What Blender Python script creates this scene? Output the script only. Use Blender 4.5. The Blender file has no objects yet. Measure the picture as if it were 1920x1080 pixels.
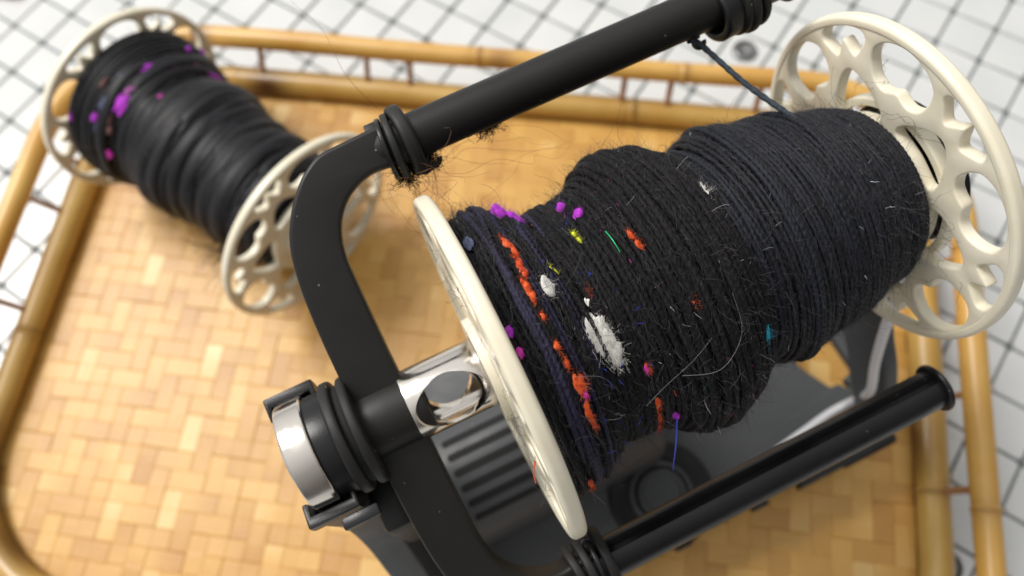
import bpy, bmesh, math, random
import numpy as np
from mathutils import Matrix, Vector

S = 0.0476                      # metres per bobbin-flange radius; all shapes below are written in flange radii
sc = bpy.context.scene
COL = sc.collection
rnd = random.Random(7)
nr = np.random.RandomState(7)

# ------------------------------------------------------------------ camera
cd = bpy.data.cameras.new("camera"); cam = bpy.data.objects.new("camera", cd); COL.objects.link(cam)
CAM = (-0.28527, -1.21095, 4.15433)
r0 = Vector((0.89981, -0.43305, -0.05303)); r1 = Vector((-0.42081, -0.82936, -0.36753)); r2 = Vector((0.11518, 0.35302, -0.92850))
m = Matrix((r0, -r1, -r2)).transposed().to_4x4(); m.translation = Vector(CAM) * S
cam.matrix_world = m
cd.sensor_width = 36.0; cd.lens = 36 * 1480.4 / 1920
cd.clip_start = 0.005; cd.clip_end = 20
cd.dof.use_dof = True; cd.dof.focus_distance = 3.72 * S; cd.dof.aperture_fstop = 9.6
sc.camera = cam

# ------------------------------------------------------------------ light: a soft window at the upper left, pale room around
w = bpy.data.worlds.new("World"); sc.world = w; w.use_nodes = True
nt = w.node_tree; nt.nodes.clear()
wo = nt.nodes.new("ShaderNodeOutputWorld"); bg = nt.nodes.new("ShaderNodeBackground")
tc = nt.nodes.new("ShaderNodeTexCoord"); dp = nt.nodes.new("ShaderNodeVectorMath"); dp.operation = 'DOT_PRODUCT'
cr = nt.nodes.new("ShaderNodeValToRGB"); ma = nt.nodes.new("ShaderNodeMath"); ma.operation = 'MULTIPLY_ADD'
dp.inputs[1].default_value = Vector((-.30, .55, .78)).normalized()
ma.inputs[1].default_value = .5; ma.inputs[2].default_value = .5
nt.links.new(tc.outputs['Generated'], dp.inputs[0]); nt.links.new(dp.outputs['Value'], ma.inputs[0]); nt.links.new(ma.outputs[0], cr.inputs[0])
cr.color_ramp.elements[0].position = .30; cr.color_ramp.elements[0].color = (.13, .115, .11, 1)
cr.color_ramp.elements[1].position = .95; cr.color_ramp.elements[1].color = (1.0, 1.0, 1.0, 1)
e_ = cr.color_ramp.elements.new(.62); e_.color = (.41, .405, .40, 1)
nt.links.new(cr.outputs[0], bg.inputs[0]); bg.inputs[1].default_value = 1.0
nt.links.new(bg.outputs[0], wo.inputs[0])

def area(name, loc, target, size, power, color, shape='RECTANGLE', size_y=None):
    l = bpy.data.lights.new(name, 'AREA'); l.shape = shape; l.size = size * S
    l.size_y = (size_y or size) * S; l.energy = power; l.color = color
    o = bpy.data.objects.new(name, l); COL.objects.link(o); o.location = Vector(loc) * S
    o.rotation_euler = (Vector(target) - Vector(loc)).to_track_quat('-Z', 'Y').to_euler()
    return o
area("window_light", (-19, 27, 42), (0.5, 0.5, -1.5), 18, 68.0, (1.0, .965, .92), size_y=24)

sc.view_settings.view_transform = 'Standard'; sc.view_settings.look = 'None'
sc.view_settings.exposure = 0.0; sc.view_settings.gamma = 1.0
sc.cycles.use_denoising = True
sc.cycles.max_bounces = 8

# ------------------------------------------------------------------ materials
def mat(name, col, rough=.5, metal=0., **k):
    mm = bpy.data.materials.new(name); mm.use_nodes = True
    b = mm.node_tree.nodes['Principled BSDF']
    b.inputs['Base Color'].default_value = (*col, 1); b.inputs['Roughness'].default_value = rough
    b.inputs['Metallic'].default_value = metal
    for a, v in k.items(): b.inputs[a.replace('_', ' ')].default_value = v
    mm['b'] = 1
    return mm
def N(mm, t, **k):
    n = mm.node_tree.nodes.new(t)
    for a, v in k.items(): setattr(n, a, v)
    return n
def LK(mm, a, b): mm.node_tree.links.new(a, b)
def B(mm): return mm.node_tree.nodes['Principled BSDF']
def noise_color(mm, c1, c2, scale, detail=3, stretch=(1, 1, 1), coord='Object', pos=(.35, .65), extra_rand=False):
    t = N(mm, 'ShaderNodeTexCoord'); mpn = N(mm, 'ShaderNodeMapping'); ns = N(mm, 'ShaderNodeTexNoise'); rp = N(mm, 'ShaderNodeValToRGB')
    mpn.inputs['Scale'].default_value = stretch
    LK(mm, t.outputs[coord], mpn.inputs[0]); LK(mm, mpn.outputs[0], ns.inputs['Vector'])
    ns.inputs['Scale'].default_value = scale; ns.inputs['Detail'].default_value = detail
    if extra_rand:
        ns.noise_dimensions = '4D'; oi = N(mm, 'ShaderNodeObjectInfo'); mu = N(mm, 'ShaderNodeMath', operation='MULTIPLY')
        mu.inputs[1].default_value = 50; LK(mm, oi.outputs['Random'], mu.inputs[0]); LK(mm, mu.outputs[0], ns.inputs['W'])
    LK(mm, ns.outputs['Fac'], rp.inputs[0])
    rp.color_ramp.elements[0].position = pos[0]; rp.color_ramp.elements[1].position = pos[1]
    rp.color_ramp.elements[0].color = (*c1, 1); rp.color_ramp.elements[1].color = (*c2, 1)
    return rp.outputs[0], mpn, ns
def bump(mm, fac, strength, dist):
    b = N(mm, 'ShaderNodeBump'); b.inputs['Strength'].default_value = strength; b.inputs['Distance'].default_value = dist
    LK(mm, fac, b.inputs['Height']); LK(mm, b.outputs[0], B(mm).inputs['Normal']); return b

# ivory plastic of the bobbins
M_IVORY = mat('ivory_plastic', (.78, .71, .54), .36, Subsurface_Weight=.12, Subsurface_Scale=.002)
B(M_IVORY).inputs['Subsurface Radius'].default_value = (1, .75, .4)
c, _, ns = noise_color(M_IVORY, (.735, .675, .52), (.80, .75, .61), 60, 4); LK(M_IVORY, c, B(M_IVORY).inputs['Base Color'])
bump(M_IVORY, ns.outputs['Fac'], .12, .0006)
# satin black plastic with fine grain and dust
def black_plastic(name, col, rough, dust=.5):
    mm = mat(name, col, rough, Specular_IOR_Level=.36)
    t = N(mm, 'ShaderNodeTexCoord'); n1 = N(mm, 'ShaderNodeTexNoise'); n1.inputs['Scale'].default_value = 2600; n1.inputs['Detail'].default_value = 2
    n2 = N(mm, 'ShaderNodeTexNoise'); n2.inputs['Scale'].default_value = 90; n2.inputs['Detail'].default_value = 4
    vo = N(mm, 'ShaderNodeTexVoronoi'); vo.inputs['Scale'].default_value = 420
    LK(mm, t.outputs['Object'], n1.inputs['Vector']); LK(mm, t.outputs['Object'], n2.inputs['Vector']); LK(mm, t.outputs['Object'], vo.inputs['Vector'])
    # dust specks: tiny voronoi cores, kept where the slow noise is high
    lt = N(mm, 'ShaderNodeMath', operation='LESS_THAN'); lt.inputs[1].default_value = .10
    LK(mm, vo.outputs['Distance'], lt.inputs[0])
    gt = N(mm, 'ShaderNodeMath', operation='GREATER_THAN'); gt.inputs[1].default_value = .60
    sp = N(mm, 'ShaderNodeSeparateColor'); LK(mm, vo.outputs['Color'], sp.inputs[0]); gt.inputs[1].default_value = .93
    LK(mm, sp.outputs[0], gt.inputs[0])
    mu = N(mm, 'ShaderNodeMath', operation='MULTIPLY'); LK(mm, lt.outputs[0], mu.inputs[0]); LK(mm, gt.outputs[0], mu.inputs[1])
    mu2 = N(mm, 'ShaderNodeMath', operation='MULTIPLY'); mu2.inputs[1].default_value = dust; LK(mm, mu.outputs[0], mu2.inputs[0])
    mx = N(mm, 'ShaderNodeMix', data_type='RGBA'); mx.inputs['A'].default_value = (*col, 1); mx.inputs['B'].default_value = (.35, .33, .3, 1)
    LK(mm, mu2.outputs[0], mx.inputs['Factor']); LK(mm, mx.outputs['Result'], B(mm).inputs['Base Color'])
    mr = N(mm, 'ShaderNodeMapRange'); mr.inputs['From Min'].default_value = .3; mr.inputs['From Max'].default_value = .7
    mr.inputs['To Min'].default_value = rough - .06; mr.inputs['To Max'].default_value = rough + .12
    LK(mm, n2.outputs['Fac'], mr.inputs['Value']); LK(mm, mr.outputs[0], B(mm).inputs['Roughness'])
    bump(mm, n1.outputs['Fac'], .25, .00012)
    return mm
M_BLACK = black_plastic('satin_black_plastic', (.010, .0095, .0085), .44)
M_GLOSS = black_plastic('smooth_black_plastic', (.009, .009, .010), .30, .3)
M_RUBBER = black_plastic('black_rubber', (.014, .0135, .013), .52, .8)
M_BASE = black_plastic('charcoal_plastic', (.066, .069, .073), .42, .5)
M_VOID = mat('recess_shade_black', (.004, .004, .004), .8)  # near-black colour in place of the shade inside openings
M_CHROME = mat('polished_steel', (.70, .655, .60), .13, 1.0)
c, _, ns = noise_color(M_CHROME, (.10,) * 3, (.24,) * 3, 240, 5); LK(M_CHROME, c, B(M_CHROME).inputs['Roughness'])
bump(M_CHROME, ns.outputs['Fac'], .04, .0002)
M_CORD = mat('white_cord', (.72, .72, .74), .5)

# bamboo cane: fine grain along the cane (vertex attribute 'along' drives nodes and scorch marks)
def bamboo(name, a, b_, c_):
    mm = mat(name, a, .38, Coat_Weight=.25, Coat_Roughness=.25)
    at = N(mm, 'ShaderNodeAttribute'); at.attribute_name = 'along'
    t = N(mm, 'ShaderNodeTexCoord')
    n1 = N(mm, 'ShaderNodeTexNoise'); n1.inputs['Scale'].default_value = 28; n1.inputs['Detail'].default_value = 5
    LK(mm, t.outputs['Object'], n1.inputs['Vector'])
    rp = N(mm, 'ShaderNodeValToRGB'); rp.color_ramp.elements[0].position = .32; rp.color_ramp.elements[1].position = .68
    rp.color_ramp.elements[0].color = (*b_, 1); rp.color_ramp.elements[1].color = (*a, 1)
    LK(mm, n1.outputs['Fac'], rp.inputs[0])
    sp = N(mm, 'ShaderNodeSeparateColor'); LK(mm, at.outputs['Color'], sp.inputs[0])
    mx = N(mm, 'ShaderNodeMix', data_type='RGBA'); LK(mm, sp.outputs[0], mx.inputs['Factor'])
    LK(mm, rp.outputs[0], mx.inputs['A']); mx.inputs['B'].default_value = (*c_, 1)
    # fine scratches
    n2 = N(mm, 'ShaderNodeTexNoise'); n2.inputs['Scale'].default_value = 260; n2.inputs['Detail'].default_value = 3
    LK(mm, t.outputs['Object'], n2.inputs['Vector'])
    LK(mm, mx.outputs['Result'], B(mm).inputs['Base Color'])
    bump(mm, n2.outputs['Fac'], .15, .0005)
    return mm
M_BAMBOO = bamboo('bamboo_cane', (.66, .40, .105), (.54, .28, .05), (.13, .035, .008))
M_BAMBOO2 = bamboo('bamboo_cane_ochre', (.58, .37, .10), (.46, .255, .05), (.07, .022, .006))
M_PEG = mat('reddish_peg', (.36, .17, .075), .5)

def strip_mat(name):
    mm = mat(name, (.6, .4, .2), .42, Coat_Weight=.15, Coat_Roughness=.35)
    t = N(mm, 'ShaderNodeTexCoord'); oi = N(mm, 'ShaderNodeObjectInfo')
    mu = N(mm, 'ShaderNodeMath', operation='MULTIPLY'); mu.inputs[1].default_value = 77; LK(mm, oi.outputs['Random'], mu.inputs[0])
    mpn = N(mm, 'ShaderNodeMapping'); mpn.inputs['Scale'].default_value = (1, 22, 1); LK(mm, t.outputs['Object'], mpn.inputs[0])
    g = N(mm, 'ShaderNodeTexNoise', noise_dimensions='4D'); g.inputs['Scale'].default_value = 110; g.inputs['Detail'].default_value = 4
    LK(mm, mpn.outputs[0], g.inputs['Vector']); LK(mm, mu.outputs[0], g.inputs['W'])
    s = N(mm, 'ShaderNodeTexNoise', noise_dimensions='4D'); s.inputs['Scale'].default_value = 38; s.inputs['Detail'].default_value = 2
    LK(mm, t.outputs['Object'], s.inputs['Vector']); LK(mm, mu.outputs[0], s.inputs['W'])
    at = N(mm, 'ShaderNodeAttribute'); at.attribute_name = 'tone'
    sp = N(mm, 'ShaderNodeSeparateColor'); LK(mm, at.outputs['Color'], sp.inputs[0])
    a1 = N(mm, 'ShaderNodeMath', operation='MULTIPLY_ADD'); a1.inputs[1].default_value = .30; LK(mm, s.outputs['Fac'], a1.inputs[0]); 
    a2 = N(mm, 'ShaderNodeMath', operation='MULTIPLY_ADD'); a2.inputs[1].default_value = .42; LK(mm, g.outputs['Fac'], a2.inputs[0]); LK(mm, a1.outputs[0], a2.inputs[2])
    a3 = N(mm, 'ShaderNodeMath', operation='MULTIPLY_ADD'); a3.inputs[1].default_value = .22; LK(mm, oi.outputs['Random'], a3.inputs[0]); a3.inputs[2].default_value = -.10
    LK(mm, a3.outputs[0], a1.inputs[2])
    a4 = N(mm, 'ShaderNodeMath', operation='MULTIPLY_ADD'); a4.inputs[1].default_value = .55; LK(mm, sp.outputs[0], a4.inputs[0]); LK(mm, a2.outputs[0], a4.inputs[2])
    rp = N(mm, 'ShaderNodeValToRGB'); e = rp.color_ramp.elements
    e[0].position = .15; e[0].color = (.46, .225, .042, 1); e[1].position = 1.0; e[1].color = (.76, .575, .27, 1)
    x = e.new(.55); x.color = (.625, .355, .082, 1)
    LK(mm, a4.outputs[0], rp.inputs[0]); LK(mm, rp.outputs[0], B(mm).inputs['Base Color'])
    bump(mm, g.outputs['Fac'], .4, .00025)
    return mm
M_STRIP = strip_mat('woven_bamboo_strip')
M_BOARD = mat('gap_shade_backing', (.22, .10, .035), .7)  # dark brown, so the gaps in the weave read as shade

M_TILE = mat('white_glazed_tile', (.68, .69, .68), .2)
c, _, ns = noise_color(M_TILE, (.57, .585, .58), (.64, .645, .635), 25, 3, extra_rand=True); LK(M_TILE, c, B(M_TILE).inputs['Base Color'])
bump(M_TILE, ns.outputs['Fac'], .06, .0006)
M_GROUT = mat('grey_grout', (.13, .15, .15), .9)
c, _, ns = noise_color(M_GROUT, (.10, .118, .118), (.19, .21, .205), 45, 5); LK(M_GROUT, c, B(M_GROUT).inputs['Base Color'])

def wool(name, col, col2, sheen=.06, rough=.68):
    mm = mat(name, col, rough, Sheen_Weight=sheen, Sheen_Roughness=.45)
    B(mm).inputs['Sheen Tint'].default_value = (*[min(1, x * 4 + .35) for x in col], 1)
    B(mm).inputs['Specular IOR Level'].default_value = .30
    t = N(mm, 'ShaderNodeTexCoord'); n1 = N(mm, 'ShaderNodeTexNoise'); n1.inputs['Scale'].default_value = 900; n1.inputs['Detail'].default_value = 4
    LK(mm, t.outputs['Object'], n1.inputs['Vector'])
    rp = N(mm, 'ShaderNodeValToRGB'); rp.color_ramp.elements[0].position = .35; rp.color_ramp.elements[1].position = .65
    rp.color_ramp.elements[0].color = (*col, 1); rp.color_ramp.elements[1].color = (*col2, 1)
    oi = N(mm, 'ShaderNodeObjectInfo'); ad = N(mm, 'ShaderNodeMath', operation='MULTIPLY_ADD'); ad.inputs[1].default_value = .16
    sb = N(mm, 'ShaderNodeMath', operation='SUBTRACT'); sb.inputs[1].default_value = .08
    LK(mm, oi.outputs['Random'], ad.inputs[0]); LK(mm, n1.outputs['Fac'], ad.inputs[2]); LK(mm, ad.outputs[0], sb.inputs[0])
    LK(mm, sb.outputs[0], rp.inputs[0]); LK(mm, rp.outputs[0], B(mm).inputs['Base Color'])
    bump(mm, n1.outputs['Fac'], .6, .0002)
    return mm
M_WOOL = wool('black_wool', (.0022, .0019, .0022), (.0105, .0095, .0115))
B(M_WOOL).inputs['Specular IOR Level'].default_value = .20; B(M_WOOL).inputs['Roughness'].default_value = .75
M_WOOLB = wool('blue_black_wool', (.002, .0025, .0042), (.0115, .0135, .022))
M_ROVING = wool('black_roving', (.002, .002, .003), (.008, .008, .011), .04, .5)
M_LEAD = wool('leader_highlight_wool', (.008, .013, .019), (.035, .050, .064))  # teal tint paints the highlight on the leader into its colour
M_SURF = mat('grey_surface_fibre', (.055, .053, .060), .45)
M_WOOLV = wool('violet_black_wool', (.006, .005, .014), (.024, .020, .052))
M_FUZZ = mat('wool_fuzz', (.035, .03, .035), .6, Sheen_Weight=.2)
M_FUZZW = mat('pale_fuzz', (.5, .5, .52), .5)
M_HAIR = mat('brown_hair', (.22, .10, .045), .5)
M_PURPLE = wool('purple_wool', (.30, .015, .42), (.52, .05, .62), .3)
M_MAGENTA = wool('magenta_wool', (.50, .02, .35), (.72, .06, .50), .3)
M_PINK = wool('mauve_wool', (.30, .07, .30), (.50, .16, .45), .3)
M_ORANGE = wool('orange_wool', (.52, .055, .010), (.78, .13, .030), .2)
M_WHITE = wool('white_wool', (.56, .55, .51), (.78, .77, .73), .3)
M_TEAL = wool('teal_wool', (.005, .20, .36), (.01, .36, .52), .3)
M_YELLOW = wool('yellow_wool', (.50, .50, .02), (.66, .70, .05), .2)
M_GREEN = mat('green_glitter_fibre', (.02, .45, .16), .25, .3)
M_BLUE = mat('blue_glitter_fibre', (.06, .10, .75), .25, .3)
M_SILVER = mat('silver_glitter_fibre', (.55, .62, .65), .2, .6)
M_RED = mat('red_fibre', (.75, .10, .04), .4)
M_BLUEGREY = wool('blue_grey_wool', (.05, .06, .12), (.12, .14, .24), .3)
M_BROWN = wool('brown_wool', (.09, .045, .04), (.20, .10, .09), .3)
M_STUD = mat('dull_metal', (.20, .20, .20), .35, .8)
M_TAN = mat('reddish_tan', (.55, .24, .15), .6)

# ------------------------------------------------------------------ object helpers
def link(o, parent=None, label=None, kind=None):
    COL.objects.link(o)
    if parent: o.parent = parent
    if label: o['label'] = label
    if kind: o['kind'] = kind
    return o
def thing(name, label, cat, group=None, loc=(0, 0, 0), rotz=0):
    o = bpy.data.objects.new(name, None); COL.objects.link(o); o.empty_display_size = .01
    o.location = Vector(loc) * S; o.rotation_euler = (0, 0, rotz)
    o['label'] = label; o['category'] = cat
    if group: o['group'] = group
    return o
def tag(o, label, cat, group=None):
    o['label'] = label; o['category'] = cat
    if group: o['group'] = group
    return o
def mesh(name, V, F, m, parent=None, smooth=True, label=None, kind=None, angle=None, scale=True):
    """V (n,3) in flange radii, F (k,3) or (k,4) array or list of faces"""
    me = bpy.data.meshes.new(name)
    V = np.asarray(V, dtype=np.float64) * (S if scale else 1)
    if isinstance(F, np.ndarray):
        k = F.shape[1]
        me.vertices.add(len(V)); me.vertices.foreach_set('co', V.ravel())
        me.loops.add(F.size); me.loops.foreach_set('vertex_index', F.ravel().astype(np.int32))
        me.polygons.add(len(F)); me.polygons.foreach_set('loop_start', np.arange(0, F.size, k, dtype=np.int32))
        me.polygons.foreach_set('loop_total', np.full(len(F), k, dtype=np.int32))
        me.update(calc_edges=True)
    else:
        me.from_pydata([tuple(v) for v in V], [], F); me.update()
    me.polygons.foreach_set('use_smooth', np.full(len(me.polygons), smooth))
    if angle is not None: me.set_sharp_from_angle(angle=math.radians(angle))
    me.materials.append(m)
    return link(bpy.data.objects.new(name, me), parent, label, kind)

def tube_arrays(P, R, n=10, closed=False, cap=True, prof=None):
    """swept tube along P (k,3); R scalar or (k,); prof(t_index array, psi array)->radius factor"""
    P = np.asarray(P, float); k = len(P); R = np.broadcast_to(np.asarray(R, float), (k,))
    T = np.gradient(P, axis=0)
    if closed: T = np.roll(P, -1, 0) - np.roll(P, 1, 0)
    T /= np.linalg.norm(T, axis=1)[:, None] + 1e-12
    ref = np.array([0, 0, 1.]) if abs(T[0][2]) < .9 else np.array([1., 0, 0])
    U = np.empty_like(P); u = np.cross(T[0], ref); u /= np.linalg.norm(u); U[0] = u
    for i in range(1, k):
        u = u - T[i] * (u @ T[i]); u /= np.linalg.norm(u); U[i] = u
    Vv = np.cross(T, U)
    psi = np.arange(n) * 2 * math.pi / n
    f = np.ones((k, n)) if prof is None else prof(np.arange(k)[:, None], psi[None, :])
    X = P[:, None, :] + (R[:, None] * f)[:, :, None] * (np.cos(psi)[None, :, None] * U[:, None, :] + np.sin(psi)[None, :, None] * Vv[:, None, :])
    V = X.reshape(-1, 3)
    i = np.arange(k if closed else k - 1)[:, None]; j = np.arange(n)[None, :]
    i2 = (i + 1) % k; j2 = (j + 1) % n
    F = np.stack([i * n + j, i * n + j2, i2 * n + j2, i2 * n + j], -1).reshape(-1, 4)
    if cap and not closed:
        V = np.vstack([V, P[0], P[-1]]); c0 = k * n; c1 = c0 + 1; jj = np.arange(n)
        F = np.vstack([F, np.stack([np.full(n, c0), (jj + 1) % n, jj, np.full(n, c0)], 1)[:, [0, 1, 2, 0]],
                       np.stack([np.full(n, c1), (k - 1) * n + jj, (k - 1) * n + (jj + 1) % n, np.full(n, c1)], 1)[:, [0, 1, 2, 0]]])
    return V, F
def clean(o):
    bm = bmesh.new(); bm.from_mesh(o.data); bmesh.ops.remove_doubles(bm, verts=bm.verts, dist=1e-9)
    bmesh.ops.recalc_face_normals(bm, faces=bm.faces); bm.to_mesh(o.data); bm.free(); return o
def tri_tube(name, P, R, m, parent=None, n=10, label=None, kind=None, prof=None):
    V, F = tube_arrays(P, R, n, cap=False, prof=prof)
    k = len(P); fs = F.tolist(); fs.append(list(range(n))[::-1]); fs.append([(k - 1) * n + j for j in range(n)])
    return mesh(name, V, fs, m, parent, label=label, kind=kind, angle=60)
def lathe(name, prof, m, parent=None, n=64, axis='X', off=(0, 0, 0), label=None, angle=35, closed=True):
    """prof list of (along, radius); revolved about X (or Z)"""
    k = len(prof); t = np.arange(n) * 2 * math.pi / n
    V = np.array([[(a, r * math.cos(x), r * math.sin(x)) for x in t] for a, r in prof]).reshape(-1, 3)
    if axis == 'Z': V = V[:, [1, 2, 0]]
    V = V + np.array(off)
    F = []
    kk = k if closed else k - 1
    for i in range(kk):
        i2 = (i + 1) % k
        for j in range(n): F.append([i * n + j, i * n + (j + 1) % n, i2 * n + (j + 1) % n, i2 * n + j])
    o = mesh(name, V, F, m, parent, label=label, angle=angle)
    return clean(o)
def rounded(prof_pts, r, n=3):
    """round the corners of a closed 2D polygon"""
    out = []; k = len(prof_pts)
    for i in range(k):
        p = np.array(prof_pts[i], float); a = np.array(prof_pts[i - 1], float); b = np.array(prof_pts[(i + 1) % k], float)
        da = a - p; db = b - p; la = np.linalg.norm(da); lb = np.linalg.norm(db)
        rr = min(r, la * .45, lb * .45)
        p0 = p + da / la * rr; p1 = p + db / lb * rr
        for s in range(n + 1):
            t = s / n; q = (1 - t) ** 2 * p0 + 2 * t * (1 - t) * p + t * t * p1; out.append(tuple(q))
    return out
def bevel_mesh(o, width, seg=2, angle=30, sm=40):
    bm = bmesh.new(); bm.from_mesh(o.data); bmesh.ops.recalc_face_normals(bm, faces=bm.faces)
    es = [e for e in bm.edges if len(e.link_faces) == 2 and e.calc_face_angle(0) > math.radians(angle)]
    bmesh.ops.bevel(bm, geom=es, offset=width * S, segments=seg, profile=.5, affect='EDGES', clamp_overlap=True)
    bm.to_mesh(o.data); bm.free()
    o.data.polygons.foreach_set('use_smooth', np.full(len(o.data.polygons), True)); o.data.set_sharp_from_angle(angle=math.radians(sm))
    return o
def box(name, lo, hi, m, parent=None, bev=.01, label=None, kind=None):
    (x0, y0, z0), (x1, y1, z1) = lo, hi
    V = [(x, y, z) for x in (x0, x1) for y in (y0, y1) for z in (z0, z1)]
    F = [[0, 1, 3, 2], [4, 6, 7, 5], [0, 4, 5, 1], [2, 3, 7, 6], [0, 2, 6, 4], [1, 5, 7, 3]]
    o = mesh(name, V, F, m, parent, smooth=False, label=label, kind=kind)
    return bevel_mesh(o, bev) if bev else o
def prism(name, loops, thick, m, parent=None, bev=.012, basis=None, label=None, smooth_loops=True, res=5, bres=2):
    """2D outline(s) (first outer, rest holes) filled, given thickness and rounded edges. basis(x,y,z)->3D in radii"""
    cu = bpy.data.curves.new('tmp', 'CURVE'); cu.dimensions = '2D'; cu.fill_mode = 'BOTH'
    cu.extrude = thick / 2 - bev; cu.bevel_depth = bev; cu.bevel_resolution = bres; cu.offset = -bev
    for lp in loops:
        kind, pts = lp if isinstance(lp, tuple) and isinstance(lp[0], str) else ('poly', lp)
        sp = cu.splines.new('POLY'); sp.points.add(len(pts) - 1)
        for q, p in zip(sp.points, pts): q.co = (p[0], p[1], 0, 1)
        sp.use_cyclic_u = True
    tmp = bpy.data.objects.new('tmp', cu); COL.objects.link(tmp)
    me = bpy.data.meshes.new_from_object(tmp.evaluated_get(bpy.context.evaluated_depsgraph_get()))
    bpy.data.objects.remove(tmp); bpy.data.curves.remove(cu)
    n = len(me.vertices); co = np.empty(n * 3); me.vertices.foreach_get('co', co); co = co.reshape(-1, 3)
    co = np.array(basis(co)) if basis else co
    me.vertices.foreach_set('co', (co * S).ravel())
    bm = bmesh.new(); bm.from_mesh(me); bmesh.ops.remove_doubles(bm, verts=bm.verts, dist=2e-6); bmesh.ops.recalc_face_normals(bm, faces=bm.faces); bm.to_mesh(me); bm.free()
    me.polygons.foreach_set('use_smooth', np.full(len(me.polygons), True)); me.set_sharp_from_angle(angle=math.radians(50))
    me.materials.clear(); me.materials.append(m)
    me.name = name
    return link(bpy.data.objects.new(name, me), parent, label)
def inside(p, poly):
    x, y = p; c = False; j = len(poly) - 1
    for i in range(len(poly)):
        xi, yi = poly[i]; xj, yj = poly[j]
        if (yi > y) != (yj > y) and x < (xj - xi) * (y - yi) / (yj - yi) + xi: c = not c
        j = i
    return c
def plate(name, loops, thick, m, parent, bev, basis):
    """filled outline with holes (constrained Delaunay), given thickness and rounded rims"""
    from mathutils.geometry import delaunay_2d_cdt
    vs, es = [], []
    for lp in loops:
        b = len(vs); vs += [Vector((p[0], p[1])) for p in lp]; es += [(b + i, b + (i + 1) % len(lp)) for i in range(len(lp))]
    ov, oe, of, _, _, _ = delaunay_2d_cdt(vs, es, [], 0, 1e-7)
    tri = []
    for f in of:
        c_ = ((ov[f[0]] + ov[f[1]] + ov[f[2]]) / 3)[:]
        if inside(c_, loops[0]) and not any(inside(c_, h_) for h_ in loops[1:]): tri.append(list(f))
    bm = bmesh.new(); bv = [bm.verts.new((v[0] * S, v[1] * S, -thick / 2 * S)) for v in ov]
    for f in tri: bm.faces.new([bv[i] for i in f])
    bmesh.ops.delete(bm, geom=[v for v in bm.verts if not v.link_faces], context='VERTS')
    r = bmesh.ops.extrude_face_region(bm, geom=bm.faces[:])
    bmesh.ops.translate(bm, verts=[e for e in r['geom'] if isinstance(e, bmesh.types.BMVert)], vec=(0, 0, thick * S))
    bmesh.ops.recalc_face_normals(bm, faces=bm.faces)
    ed = [e for e in bm.edges if len(e.link_faces) == 2 and e.calc_face_angle(0) > 1.2 and abs(e.verts[0].co.z - e.verts[1].co.z) < 1e-9]
    bmesh.ops.bevel(bm, geom=ed, offset=bev * S, segments=3, profile=.5, affect='EDGES', clamp_overlap=False)
    me = bpy.data.meshes.new(name); bm.to_mesh(me); bm.free()
    n = len(me.vertices); co = np.empty(n * 3); me.vertices.foreach_get('co', co); co = basis(co.reshape(-1, 3) / S) * S
    me.vertices.foreach_set('co', co.ravel())
    bm = bmesh.new(); bm.from_mesh(me); bmesh.ops.recalc_face_normals(bm, faces=bm.faces); bm.to_mesh(me); bm.free()
    me.polygons.foreach_set('use_smooth', np.full(len(me.polygons), True)); me.set_sharp_from_angle(angle=math.radians(45))
    me.materials.append(m)
    return link(bpy.data.objects.new(name, me), parent)
def catmull(P, n=6, closed=True):
    P = np.asarray(P, float); k = len(P); out = []
    for i in range(k if closed else k - 1):
        p0 = P[(i - 1) % k] if closed or i > 0 else P[i]; p1 = P[i]; p2 = P[(i + 1) % k]; p3 = P[(i + 2) % k] if closed or i + 2 < k else P[i + 1]
        for s in range(n):
            t = s / n
            out.append(.5 * ((2 * p1) + (-p0 + p2) * t + (2 * p0 - 5 * p1 + 4 * p2 - p3) * t * t + (-p0 + 3 * p1 - 3 * p2 + p3) * t ** 3))
    if not closed: out.append(P[-1])
    return np.array(out)

# ================================================================== floor of small white tiles
TP = .5336; TO = np.array([1.104, 3.453]); TA = np.array([.508, -.862]); TA /= np.linalg.norm(TA); TB = np.array([-TA[1], TA[0]])
ZF = -3.876
fl = mesh('floor', [(-30, -30, ZF - .03), (30, -30, ZF - .03), (30, 30, ZF - .03), (-30, 30, ZF - .03)], [[0, 1, 2, 3]], M_GROUT, smooth=False, kind='structure')
UU = np.array([.835, -.55]); UU /= np.linalg.norm(UU); VV = np.array([-UU[1], UU[0]])
def bevel_tile(h):
    a = TP / 2 - .015; b = a - .010; c_ = .025   # rounded corners
    def ring(e, z, c): return [(-e + c, -e, z), (e - c, -e, z), (e, -e + c, z), (e, e - c, z), (e - c, e, z), (-e + c, e, z), (-e, e - c, z), (-e, -e + c, z)]
    V = ring(a, -.05, .03) + ring(a, -.012, .03) + ring(b, 0, .03)
    F = [[i + 8 * l, (i + 1) % 8 + 8 * l, (i + 1) % 8 + 8 * (l + 1), i + 8 * (l + 1)] for l in (0, 1) for i in range(8)] + [list(range(16, 24))]
    return V, F
tV, tF = bevel_tile(0)
first = mesh('tile', tV, tF, M_TILE, fl, angle=40); tile_me = first.data
tiles = []
R3 = np.array([list(r0), list(r1), list(r2)])
def project(p):
    q = R3 @ (np.asarray(p, float) - np.array(CAM)); return 960 + 1480.4 * q[0] / q[2], 540 + 1480.4 * q[1] / q[2], q[2]
restV, restF = [], []
ang = math.atan2(TA[1], TA[0]); ca, sa = math.cos(ang), math.sin(ang)
cand = []
for a in range(-34, 34):
    for b in range(-30, 30):
        xy = TO + TA * TP * (a + .5) + TB * TP * (b + .5)
        d = np.array([xy @ UU, xy @ VV]); px, py, dz = project((*xy, ZF))
        inframe = -60 < px < 1980 and -60 < py < 1140 and dz > 0
        under = -5.15 < d[0] < 3.5 and -1.6 < d[1] < 3.85
        cand.append((inframe and not under, xy))
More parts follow.
